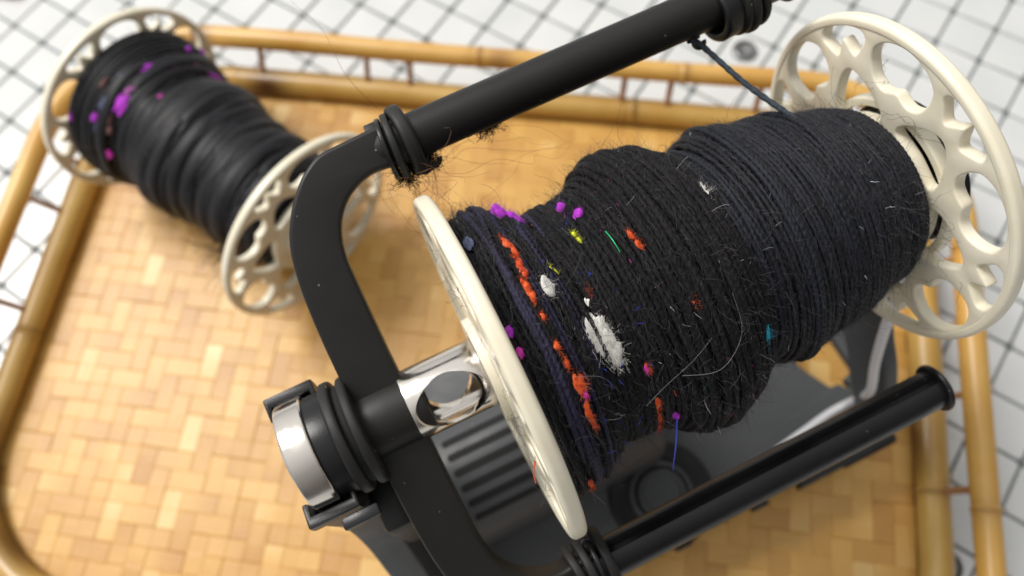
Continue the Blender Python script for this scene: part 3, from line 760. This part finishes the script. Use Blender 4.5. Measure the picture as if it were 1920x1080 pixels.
colour_run(Y1, [(.540, 68), (.543, 71)], .012, M_YELLOW, yarn1, 'yellow fleck', 21, .008); colour_run(Y1, [(.545, 72), (.551, 75.5)], .013, M_YELLOW, yarn1, 'yellow fleck', 22, .008)
colour_run(Y1, [(.335, 79), (.37, 84)], .012, M_YELLOW, yarn1, 'olive fleck', 23, .006)
# glitter fibres
def glit(n, m_, lab, seed, xr=(.1, 1.2), L_=(.02, .06), r_=.0016):
    rs = np.random.RandomState(seed); sp = []
    for q in range(n): sp.append((fuzz_path(Y1, rs.uniform(*xr), rs.uniform(.5, math.pi), rs.uniform(*L_), rs, .22, 5), r_))
    fibres(sp, 'glitter', m_, yarn1, lab)
glit(70, M_BLUE, 'blue glitter fibres in the yarn', 31, (.2, .6), (.02, .07)); glit(26, M_GREEN, 'green glitter fibres in the yarn', 32, (.4, 1.2), (.02, .04)); glit(34, M_SILVER, 'silver glitter fibres in the yarn', 33, (.3, 1.3))
glit(30, M_MAGENTA, 'pink glitter fibres in the yarn', 34, (.3, 1.2), (.01, .04)); glit(24, M_RED, 'red fibres in the yarn', 35, (.1, 1.1), (.01, .035)); glit(24, M_SILVER, 'silver glitter fibres on the right half', 36, (1.3, 2.3), (.02, .05))
fibres([(np.array([on(Y1, .672 + .004 * t_, 77 + 11 * t_, .012 + .01 * math.sin(3 * t_)) for t_ in np.linspace(0, 1, 8)]), .0042)], 'glitter', M_GREEN, yarn1, 'one long bright green glitter fibre', None)
LOOSE = []
# iridescent blue fibre hanging from the lower edge
fibres([(catmull([on(Y1, .645, 167, .03), (.612, -.80, .02), (.585, -.86, -.10), (.57, -.90, -.20)], 6, False), .0050)], 'hanging_fibre', M_BLUE, yarn1, 'blue glitter fibre hanging below the yarn', None)

sp = []
for pts in ([(.50, 150, .03), (.60, 143, .05), (.75, 134, .05), (.86, 128, .03)], [(.70, 141, .03), (.85, 139, .05), (.99, 130, .05), (1.03, 118, .02)], [(.20, 120, .02), (.33, 126, .04), (.40, 138, .04)]):
    sp.append((catmull([on(Y1, a_, b_, c_) for a_, b_, c_ in pts], 8, False), .0006))
fibres(sp, 'long_hair', M_FUZZW, yarn1, 'long pale hairs arching over the lower half of the yarn')
# ------------------------------------------------------------------ second yarn
yarn2 = thing('wound_yarn', 'smooth black wool single with purple neps at one end, wound on the loose bobbin', 'yarn', 'cops of black wool yarn', B2, A2)
yarn_body(Y2, M_ROVING, yarn2, .03)
rnd2 = random.Random(5); x = .03; tilt = 0; i = 500
while x < 2.33:
    i += 1; tilt = .9 * tilt + rnd2.gauss(0, .012); rs_ = rnd2.uniform(.016, .026)
    P = wrap_path(Y2, x, .03, tilt, 1.0 + rnd2.gauss(0, .3), -.016 + rnd2.uniform(-.004, .010), 0, 2 * math.pi + .05, wob=.007, seed=i)
    V, F = strand_arrays(P, rs_, step=.05, amp=.0, n=8, flat=.6); mesh('strand', V, F, M_ROVING, yarn2); x += rs_ * 1.7
for q in range(58):     # broad slack turns
    i += 1; x = rnd2.uniform(.15, 2.1); rs_ = rnd2.uniform(.045, .10); a = rnd2.uniform(-1., 1.5); b = a + rnd2.uniform(1.8, 3.6)
    P = wrap_path(Y2, x, .02, rnd2.gauss(0, .07), rnd2.uniform(0, 6), -.008, a, b, wob=.01, seed=i)
    tt = np.linspace(0, 1, len(P)); dive = .05 * (np.clip(1 - tt / .2, 0, 1) + np.clip((tt - .8) / .2, 0, 1))
    rr = np.hypot(P[:, 1], P[:, 2]); P[:, 1:] *= ((rr - dive) / rr)[:, None]
    V, F = strand_arrays(P, rs_, step=.04, amp=0., n=12, flat=.48); mesh('strand', V, F, M_ROVING, yarn2)
for k2, (x, dg, a, b, m_, lab) in enumerate([(1.918, 104, .05, .07, M_PURPLE, 'purple nep'), (1.852, 70.6, .07, .09, M_PURPLE, 'largest purple nep'), (2.016, 52, .045, .045, M_PURPLE, 'purple nep'),
        (1.86, 26.7, .04, .04, M_MAGENTA, 'magenta nep'), (1.65, 35.4, .03, .03, M_MAGENTA, 'small magenta nep'), (1.62, 93.2, .05, .05, M_MAGENTA, 'magenta nep'), (1.434, 103.6, .03, .04, M_MAGENTA, 'small magenta nep'),
        (1.835, 88.5, .04, .06, M_PINK, 'mauve nep'), (1.842, 97, .035, .05, M_PINK, 'mauve nep'), (1.866, 82, .03, .05, M_PINK, 'mauve nep'), (1.84, 110, .04, .05, M_PINK, 'mauve nep'), (1.826, 120.8, .025, .05, M_PINK, 'mauve nep'),
        (2.006, 145, .03, .03, M_PURPLE, 'small purple nep'), (2.045, 161, .03, .03, M_PURPLE, 'small purple nep'), (1.841, 142, .04, .06, M_PINK, 'mauve nep'), (1.725, 160, .03, .09, M_PURPLE, 'purple nep at the edge'), (2.283, 42, .03, .04, M_PURPLE, 'purple nep by the flange'),
        (2.08, 76, .03, .07, M_BROWN, 'brown nep'), (1.985, 64.5, .03, .08, M_BLUEGREY, 'blue grey nep'), (1.98, 46, .025, .07, M_BLUEGREY, 'blue grey nep'), (1.88, 55, .02, .06, M_BROWN, 'brown nep'), (1.86, 48, .025, .05, M_BROWN, 'brown nep'), (2.0, 87, .03, .05, M_BLUEGREY, 'blue grey nep'), (1.545, 89, .02, .06, M_ORANGE, 'orange fleck')]):
    nep(Y2, x, dg, a * rnd2.uniform(.65, .95), b * rnd2.uniform(.8, 1.4), .020, m_, yarn2, lab, 0, seed=k2 + 50, rough=.20)
sp = []
for q in range(1500):
    sp.append((fuzz_path(Y2, rs.uniform(.02, 2.34), rs.uniform(-.5, math.pi + .5), rs.uniform(.04, .16), rs, .5, 6), .0013))
fibres(sp, 'fuzz', M_FUZZ, yarn2, 'short dark fibres on the yarn')
sp = []
for q in range(60):
    th = rs.uniform(-.5, .1); sp.append((fuzz_path(Y2, rs.uniform(.2, .6), th, rs.uniform(.2, .55), rs, 1.0, 10), .004))
fibres(sp, 'long_fuzz', M_WOOL, yarn2, 'wisps of black wool sticking out on the right')

# ================================================================== the electric spinner
spin = thing('electric_spinner', 'black electric spinning wheel with U shaped flyer and steel orifice, standing on the bamboo tray', 'spinning wheel')
PHI = .51
An = np.array([0, math.cos(PHI), math.sin(PHI)]); Nn = np.array([0, -math.sin(PHI), math.cos(PHI)])
def fb(c_, n0=0., sgn=1.):
    """flyer plane: first coord along the shaft, second outwards, third normal; sgn=-1 is the half-turned arm"""
    return np.stack([c_[:, 0], np.zeros(len(c_)), np.zeros(len(c_))], 1) + sgn * np.outer(c_[:, 1], An) + sgn * np.outer(c_[:, 2] + n0, Nn)
# hub with the grooved pulley
flyer = lathe('flyer', rounded([(-.83, .12), (-.83, .188), (-.46, .188), (-.46, .12)], .02), M_BLACK, spin, 64)
flyer['label'] = 'satin black U shaped flyer'
lathe('pulley_disc', rounded([(-.86, .10), (-.86, .305), (-.805, .305), (-.805, .10)], .02), M_RUBBER, flyer, 72)
lathe('pulley_disc', rounded([(-.955, .10), (-.955, .315), (-.895, .315), (-.895, .10)], .02), M_RUBBER, flyer, 72)
lathe('drive_band', rounded([(-.90, .10), (-.90, .275), (-.855, .275), (-.855, .10)], .01), M_VOID, flyer, 64)
lathe('bearing_seat', rounded([(-1.06, .10), (-1.06, .285), (-.95, .285), (-.95, .10)], .01), M_GLOSS, flyer, 64)
outer = [(-.82, 0), (-.82, .28), (-.815, .55), (-.795, .83), (-.75, 1.04), (-.67, 1.19), (-.57, 1.305), (-.47, 1.375), (-.40, 1.398), (-.30, 1.404), (-.12, 1.412), (.02, 1.415)]
inner = [(.02, 1.19), (-.12, 1.20), (-.20, 1.205), (-.29, 1.185), (-.39, 1.13), (-.47, 1.03), (-.515, .89), (-.525, .73), (-.53, .39), (-.53, 0)]
oc = catmull(outer, 5, False).tolist(); ic = catmull(inner, 5, False).tolist()
for sgn in (1, -1):
    prism('arm', [oc + ic], .17, M_BLACK, flyer, .022, basis=lambda c_, s_=sgn: fb(c_, 0, s_), bres=3)
# rods: rounded profile with a groove; cap lip at the free end
def rod(sgn):
    rr = .121; g = math.radians(38)          # groove direction between -outwards and normal
    prof = []
    for i in range(40):
        a = i / 40 * 2 * math.pi; prof.append((rr * math.cos(a), rr * math.sin(a), a))
    pts = []
    for px_, py_, a in prof:
        da = (a - g + math.pi) % (2 * math.pi) - math.pi
        f = 1.0
        if abs(da) < .20: f = .60
        pts.append((px_ * f, py_ * f))
    xs = np.r_[-.20, -.15, -.11, np.linspace(-.07, 2.30, 14), 2.32]; sc_ = np.r_[.55, .72, .90, np.ones(14), .93]
    V = []
    for x_, s_ in zip(xs, sc_):
        for a_, b_ in pts:
            # a_ towards the axis (inwards), b_ along normal on the lower rod
            V.append(np.array([x_, 0, 0]) + sgn * An * (1.30 - a_ * s_) + sgn * Nn * (-b_ * s_ if True else 0))
    n = len(pts); F = [[i * n + j, i * n + (j + 1) % n, (i + 1) * n + (j + 1) % n, (i + 1) * n + j] for i in range(len(xs) - 1) for j in range(n)]
    F += [list(range(n))[::-1], [(len(xs) - 1) * n + j for j in range(n)]]
    o = clean(mesh('rod', np.array(V), F, M_GLOSS if sgn < 0 else M_BLACK, flyer)); o.data.set_sharp_from_angle(angle=math.radians(40))
    c_ = sgn * An * 1.30
    e = lathe('end_cap', rounded([(2.29, .02), (2.295, .148), (2.32, .153), (2.335, .13), (2.34, .02)], .012), M_GLOSS, flyer, 48); e.location = Vector(c_) * S
    return o
rod(1); rod(-1)
# sliding hooks with rubber rings
def ring_at(x0, w_, r_, off, name, m_, ri=.10, tilt=0.):
    o = lathe(name, rounded([(-w_ / 2, ri), (-w_ / 2, r_), (w_ / 2, r_), (w_ / 2, ri)], w_ * .34, 4), m_, flyer, 56, angle=60)
    o.location = Vector(np.array([x0, 0, 0]) + off) * S; o.rotation_euler = (0, tilt * .6, tilt); return o
up = An * 1.295; dn = -An * 1.295
ring_at(.015, .075, .195, up + Nn * -.02, 'rubber_band', M_RUBBER, tilt=.05); ring_at(-.05, .038, .180, up - An * .01, 'rubber_band', M_RUBBER, tilt=-.06); ring_at(-.09, .026, .165, up - An * .005, 'sliding_hook', M_GLOSS, tilt=-.1)
box('hook_tab', tuple(np.array([-.13, 0, 0]) + up + An * .10 - .028), tuple(np.array([-.095, 0, 0]) + up + An * .10 + np.array([.012, .035, .045])), M_BLACK, flyer, .008)
ring_at(-.12, .05, .165, dn, 'rubber_band', M_RUBBER, tilt=.1); ring_at(-.05, .05, .175, dn, 'rubber_band', M_RUBBER, tilt=.04); ring_at(.01, .03, .165, dn, 'sliding_hook', M_GLOSS, tilt=-.04); ring_at(.065, .055, .195, dn, 'rubber_band', M_RUBBER)
ring_at(1.90, .15, .150, up - An * .045, 'sliding_hook', M_GLOSS, tilt=.12); ring_at(1.97, .05, .175, up - An * .03, 'rubber_band', M_RUBBER, tilt=.08); ring_at(2.03, .05, .185, up - An * .03, 'rubber_band', M_RUBBER, tilt=-.04); ring_at(2.085, .045, .180, up - An * .02, 'rubber_band', M_RUBBER, tilt=.03)
def hook(x_, side, s_=1.0):
    c_ = np.array([x_, 0, 0]) + side * An * (1.30 - .12) + side * Nn * -.04
    th = np.linspace(0, 5.2, 26); P = np.stack([c_ + .035 * s_ * (np.cos(t) * np.array([1, 0, 0]) - side * np.sin(t) * An * 1.0) - side * An * .03 for t in th])
    tri_tube('yarn_hook', P, .014, M_GLOSS, flyer, 8)
hook(1.73, 1, .9); hook(.05, 1, 1.3); hook(.11, 1, 1.0); hook(.0, -1)
# orifice tube, drilled through
tube = lathe('orifice_tube', rounded([(-.56, .150), (-.56, .196), (-.035, .196), (-.035, .150)], .010, 2), M_CHROME, flyer, 96)
th = np.arange(64) * 2 * math.pi / 64
hd = Nn * math.cos(.16) + An * math.sin(.16) * -1
e1 = np.array([1., 0, 0]); e2 = np.cross(hd, e1)
hc = np.array([-.335, 0, 0])
rings = [(-.6, .150), (.120, .150), (.150, .156), (.172, .172), (.20, .196), (.5, .26)]
V = []
for h_, r_ in rings:
    for t in th: V.append(hc + hd * h_ + r_ * (1.06 * math.cos(t) * e1 + .94 * math.sin(t) * e2))
n = 64; F = [[i * n + j, i * n + (j + 1) % n, (i + 1) * n + (j + 1) % n, (i + 1) * n + j] for i in range(len(rings) - 1) for j in range(n)] + [list(range(n))[::-1], [(len(rings) - 1) * n + j for j in range(n)]]
cut = clean(mesh('cutter', np.array(V), F, M_CHROME))
md = tube.modifiers.new('b', 'BOOLEAN'); md.object = cut; md.operation = 'DIFFERENCE'; md.solver = 'EXACT'
bpy.context.view_layer.update()
me = bpy.data.meshes.new_from_object(tube.evaluated_get(bpy.context.evaluated_depsgraph_get()))
tube.modifiers.clear(); tube.data = me; bpy.data.objects.remove(cut)
me.polygons.foreach_set('use_smooth', np.full(len(me.polygons), True)); me.set_sharp_from_angle(angle=math.radians(38))
# front bearing in its open cradle
bear = lathe('bearing', rounded([(-1.205, .19), (-1.205, .305), (-1.055, .305), (-1.055, .19)], .014), M_CHROME, spin, 96)
lathe('inner_race', rounded([(-1.235, .145), (-1.235, .19), (-1.08, .19), (-1.08, .145)], .01), M_CHROME, bear, 64)
def arc_channel(name, x0, x1, ri, ro, lip, m_, parent, a0, a1):
    """U channel swept round the bearing from angle a0 to a1 (deg, measured from +Y)"""
    prof = [(x0, ri - lip), (x0 + .03, ri - lip), (x0 + .03, ri), (x1 - .03, ri), (x1 - .03, ri - lip), (x1, ri - lip), (x1, ro), (x0, ro)]
    ts = np.radians(np.linspace(a0, a1, 50)); k = len(prof)
    V = [(x_, r_ * math.cos(t), r_ * math.sin(t)) for t in ts for x_, r_ in prof]
    F = [[i * k + j, i * k + (j + 1) % k, (i + 1) * k + (j + 1) % k, (i + 1) * k + j] for i in range(49) for j in range(k)] + [list(range(k))[::-1], [49 * k + j for j in range(k)]]
    o = clean(mesh(name, V, F, m_, parent, smooth=False)); return bevel_mesh(o, .010, 2)
cradle = arc_channel('bearing_cradle', -1.265, -.985, .315, .375, .075, M_GLOSS, spin, 172, 368)
box('latch', (-1.10, -.46, .015), (-.90, -.395, .065), M_GLOSS, cradle, .012)
# front upright: a flared plate under the bearing
def upright(name, prof, x_, th_, m_, parent):
    pts = prof + [(-a, b) for a, b in prof[::-1]]
    return prism(name, [pts], th_, m_, parent, .02, basis=lambda c_: np.stack([c_[:, 2] + x_, c_[:, 0], c_[:, 1]], 1))
fp = catmull([(-.36, -.10), (-.345, -.30), (-.33, -.55), (-.35, -.80), (-.44, -1.12), (-.60, -1.45), (-.80, -1.85), (-1.0, -2.3), (-1.15, -2.8), (-1.25, -3.50)], 4, False).tolist()
upright('front_upright', fp, -1.12, .22, M_BASE, spin)
box('belt_guard', (-1.00, -.50, -1.15), (-.80, .15, -.42), M_BLACK, spin, .05)
ro_ = catmull([(-.30, -.05), (-.33, -.45), (-.37, -.85), (-.45, -1.15), (-.56, -1.42), (-.68, -1.60), (-.88, -1.84), (-1.08, -2.25), (-1.18, -3.02)], 4, False).tolist()
ri_ = catmull([(-1.0, -3.02), (-.93, -2.65), (-.72, -2.38), (-.47, -2.07), (-.22, -1.95)], 4, False).tolist()
full = ro_ + ri_ + [(-p_[0], p_[1]) for p_ in ri_[::-1]] + [(-p_[0], p_[1]) for p_ in ro_[::-1]]
prism('rear_upright', [full], .12, M_BASE, spin, .02, basis=lambda c_: np.stack([c_[:, 2] + 2.75, c_[:, 0], c_[:, 1]], 1))
lathe('drive_pulley', rounded([(2.56, .05), (2.56, .435), (2.585, .435), (2.60, .41), (2.615, .41), (2.63, .435), (2.655, .435), (2.655, .05)], .008), M_GLOSS, spin, 72)
lathe('shaft', [(-.05, .001), (-.05, .09), (2.84, .09), (2.84, .001)], M_CHROME, spin, 32, closed=False)
# base housing with a window cut in the deck at the rear
ZD = -3.0
def deck_outline():
    o = [(-.74, -1.27), (3.05, -1.27), (3.09, -.98), (3.26, -.90), (3.26, .92), (3.05, 1.05), (-.74, 1.05)]
    return rounded(o, .08, 4)
hole = rounded([(2.63, -.39), (2.77, -.68), (2.86, -.68), (2.90, -.76), (2.95, -.76), (2.93, -.67), (3.06, -.63), (3.06, .70), (2.63, .70)], .03, 3)
base = prism('base_housing', [rounded([(-.72, -1.25), (2.40, -1.25), (2.40, 1.03), (-.72, 1.03)], .08, 4)], .46, M_BASE, spin, .03, basis=lambda c_: np.stack([c_[:, 0], c_[:, 1], c_[:, 2] - 3.31], 1))
prism('deck', [deck_outline(), hole], .13, M_BASE, base, .02, basis=lambda c_: np.stack([c_[:, 0], c_[:, 1], c_[:, 2] + ZD - .065], 1))
base['label'] = 'charcoal plastic base housing'
for x_ in (.82, 1.58): box('foot_clip', (x_, -1.315, ZD - .14), (x_ + .15, -1.272, ZD - .01), M_GLOSS, base, .008)
box('side_rail', (2.05, -1.33, ZD - .17), (3.04, -1.272, ZD - .02), M_GLOSS, base, .008)
for q in range(14): box('rib', (2.52 + q * .037, -1.348, ZD - .15), (2.537 + q * .037, -1.328, ZD - .03), M_GLOSS, base, .002)
# motor cover: barrel with ventilation slots, their inner darkness painted on as thin black shapes
mc = [(.56, -3.0), (.56, -2.75)]
for i in range(36):
    a = math.radians(2 + 176 * i / 35); mc.append((.57 * math.cos(a) - .02, .62 * math.sin(a) - 2.49))
mc += [(-.59, -2.75), (-.57, -3.0)]
cover = prism('motor_cover', [mc], 1.75, M_BASE, spin, .05, basis=lambda c_: np.stack([c_[:, 2] + .175, c_[:, 0], c_[:, 1]], 1))
for i, dg in enumerate((72, 84.5, 97, 109.5, 122, 135)):
    a = math.radians(dg); c_ = np.array([0, .57 * math.cos(a) - .02, .62 * math.sin(a) - 2.49]); o_ = np.array([0, math.cos(a), math.sin(a)]); t_ = np.array([0, -math.sin(a), math.cos(a)])
    ln = .75; V = []; k_ = 16
    for side in (.004, -.01):
        for j in range(k_):
            b = j / k_ * 2 * math.pi; xx = .030 * math.cos(b) + (ln / 2 if math.cos(b) > 0 else -ln / 2) - .18; V.append(np.array([xx, 0, 0]) + c_ + o_ * side + t_ * .030 * math.sin(b))
    F = [list(range(k_)), list(range(k_, 2 * k_))[::-1]] + [[j, (j + 1) % k_, k_ + (j + 1) % k_, k_ + j] for j in range(k_)]
    clean(mesh('vent_slot', np.array(V), F, M_VOID, cover, smooth=False))
KX, KY = .925, -.83
lathe('knob_recess', [(ZD + .002, .31), (ZD + .006, .35), (ZD + .035, .405), (ZD + .042, .435), (ZD + .025, .46), (ZD - .01, .468)], M_RUBBER, spin, 64, 'Z', off=(KX, KY, 0), closed=False)
lathe('recess_floor', [(ZD + .004, .001), (ZD + .004, .37)], M_GLOSS, spin, 64, 'Z', off=(KX, KY, 0), closed=False)
lathe('speed_knob', [(ZD, .215), (ZD + .07, .215), (ZD + .105, .20), (ZD + .11, .18), (ZD + .085, .155), (ZD + .08, .001)], M_BASE, spin, 64, 'Z', off=(KX, KY, 0), closed=False)
lathe('knob_ring', rounded([(ZD + .005, .235), (ZD + .06, .235), (ZD + .055, .275), (ZD + .005, .285)], .012), M_BASE, spin, 64, 'Z', off=(KX, KY, 0))
# white cord from behind the flange down to the deck
cp = catmull([(2.72, -.42, -.85), (2.60, -.60, -1.18), (2.60, -.76, -1.65), (2.63, -.905, -2.05), (2.76, -.90, -2.55), (2.77, -.88, -2.86), (2.60, -.88, -2.96), (2.3, -.92, -2.96), (2.0, -.96, -2.96)], 8, False)
tag(tri_tube('white_cord', cp, .037, M_CORD, None, 12), 'white cord running down beside the rear upright onto the charcoal base', 'cord')

# ------------------------------------------------------------------ the leader: yarn from the hook to the wound yarn
pa = np.array([1.73, 0, 0]) + An * 1.13 - Nn * .03; pb = on(Y1, 1.93, 52, .0)
mid = (pa + pb) / 2 + np.array([0, -.01, -.02])
Pl = catmull([pa + An * .05 - np.array([.06, 0, 0]), pa, mid, pb, on(Y1, 1.94, 58, -.035), on(Y1, 1.945, 68, -.08)], 14, False)
V, F = strand_arrays(Pl, .0165, twist=.062, amp=.10)
mesh('leader', V, F, M_LEAD, yarn1, label='single plied strand running from the yarn up to the flyer hook')

# ------------------------------------------------------------------ loose hairs and tangled fibres
rs = np.random.RandomState(21)
def wander(p0, p1, k, amp, seed_rs):
    t = np.linspace(0, 1, k)[:, None]; P = p0 + (p1 - p0) * t
    for f in (1, 2, 3, 5): P = P + np.sin(math.pi * f * t + 0) * seed_rs.normal(0, amp / f, 3) * (np.sin(math.pi * t) ** .3)
    return P
hc_ = np.array([.0, 0, 0]) + An * 1.12 - Nn * .05
sp = []
for q in range(9):
    e = hc_ + np.array([rs.normal(.22, .22), 0, 0]) + An * rs.normal(-.14, .13) + Nn * rs.normal(0, .08)
    sp.append((wander(hc_ + rs.normal(0, .02, 3), e, 26, .13, rs), .0011))
for q in range(6):
    e = np.array([-.03 + rs.normal(0, .2), 0, 0]) + An * rs.uniform(.55, .95) + Nn * rs.normal(0, .1)
    sp.append((wander(hc_ + rs.normal(0, .03, 3), e, 26, .12, rs), .0010))
for q in range(7):
    e = np.array([.75 + rs.normal(0, .12), 0, 0]) + An * rs.uniform(.85, 1.05) + Nn * rs.normal(0, .1)
    sp.append((wander(hc_ + np.array([.05, 0, 0]), e, 30, .08, rs), .0010))
tuft = fibres(sp, 'hair_tuft', M_HAIR, None); tag(tuft, 'wispy tangle of brown fibres caught under the upper left flyer hook', 'fibres')
sp = []
for q in range(26):
    c_ = hc_ + np.array([-.02, 0, 0]) - An * .03 + rs.normal(0, 1, 3) * np.array([.045, .06, .05])
    sp.append((wander(c_, c_ + rs.normal(0, .07, 3), 9, .03, rs), .0011))
for e_, s_, n_ in ((np.array([.10, 0, 0]) + An * 1.16 - Nn * .10, .015, 130), (np.array([-.06, 0, 0]) + An * 1.14 - Nn * .06, .018, 150)):
    for q in range(n_):
        c_ = e_ + rs.normal(0, 1, 3) * s_; sp.append((wander(c_, c_ + rs.normal(0, .04, 3), 7, .02, rs), .0018))
t2 = fibres(sp, 'fluff', M_WOOL, None); tag(t2, 'small dark ball of fluff hanging under the upper left flyer hook', 'fluff')
sp = []
for q in range(130):
    c_ = np.array([.46, 0, 0]) + An * 1.19 - Nn * .08 + rs.normal(0, 1, 3) * np.array([.028, .012, .012]); sp.append((wander(c_, c_ + rs.normal(0, .035, 3), 7, .02, rs), .0018))
t4 = fibres(sp, 'fluff', M_WOOL, None); tag(t4, 'tiny black wad of fluff stuck under the middle of the upper flyer rod', 'fluff')
# a long single hair rising from the hook
hp = catmull([np.array([-.05, 0, 0]) + An * 1.50, np.array([-.13, 0, 0]) + An * 1.70 + Nn * .1, np.array([-.14, 0, 0]) + An * 1.95 + Nn * .05, np.array([-.22, 0, 0]) + An * 2.15], 8, False)
t3 = fibres([(hp, .0012)], 'long_hair', M_HAIR, None, kind=None); tag(t3, 'single long dark hair standing up from the flyer ring in front of the upper rail', 'hair')
# hairs caught on the near flange
sp = []
for q in range(26):
    a = math.radians(rs.uniform(30, 178)); r_ = rs.uniform(.45, .9); p_ = np.array([-FT - .005, r_ * math.cos(a), r_ * math.sin(a)])
    sp.append((wander(p_, p_ + np.array([rs.uniform(-.09, -.004), rs.normal(0, .06), rs.normal(0, .06)]), 8, .02, rs), .0009))
fibres(sp, 'caught_fibres', M_FUZZ, bob1, 'short dark fibres clinging to the outer face of the flange')
sp = []
for q in range(12):
    a = math.radians(rs.uniform(0, 180)); r_ = rs.uniform(.5, .85); p_ = np.array([2.36, r_ * math.cos(a), r_ * math.sin(a)])
    sp.append((wander(p_, p_ + np.array([rs.uniform(-.12, -.01), rs.normal(0, .1), rs.normal(0, .1)]), 10, .03, rs), .0012))
fibres(sp, 'caught_fibres', M_FUZZ, bob1, 'dark fibres clinging to the inner face of the far flange')
rf = fibres([(catmull([(-.10, -.62, .38), (-.13, -.66, .34), (-.14, -.70, .28)], 6, False), .0055)], 'red_fibre', M_RED, bob1, 'bright red fibre stuck to the lower flange', None)

# small reddish thing cut by the top left corner of the picture
pe = at_floor(24, -8)
V, F = tube_arrays(np.array([(pe[0] - .18, pe[1] + .10, ZF + .06), (pe[0] - .06, pe[1] + .04, ZF + .075), (pe[0] + .06, pe[1] - .03, ZF + .075), (pe[0] + .16, pe[1] - .08, ZF + .06)]), np.array([.03, .07, .07, .03]), 12, cap=False)
o = mesh('pebble', V, [list(f) for f in F.tolist()] + [list(range(12))[::-1], [36 + j for j in range(12)]], M_TAN); tag(o, 'small reddish tan pebble on the tiles at the top left corner', 'pebble')
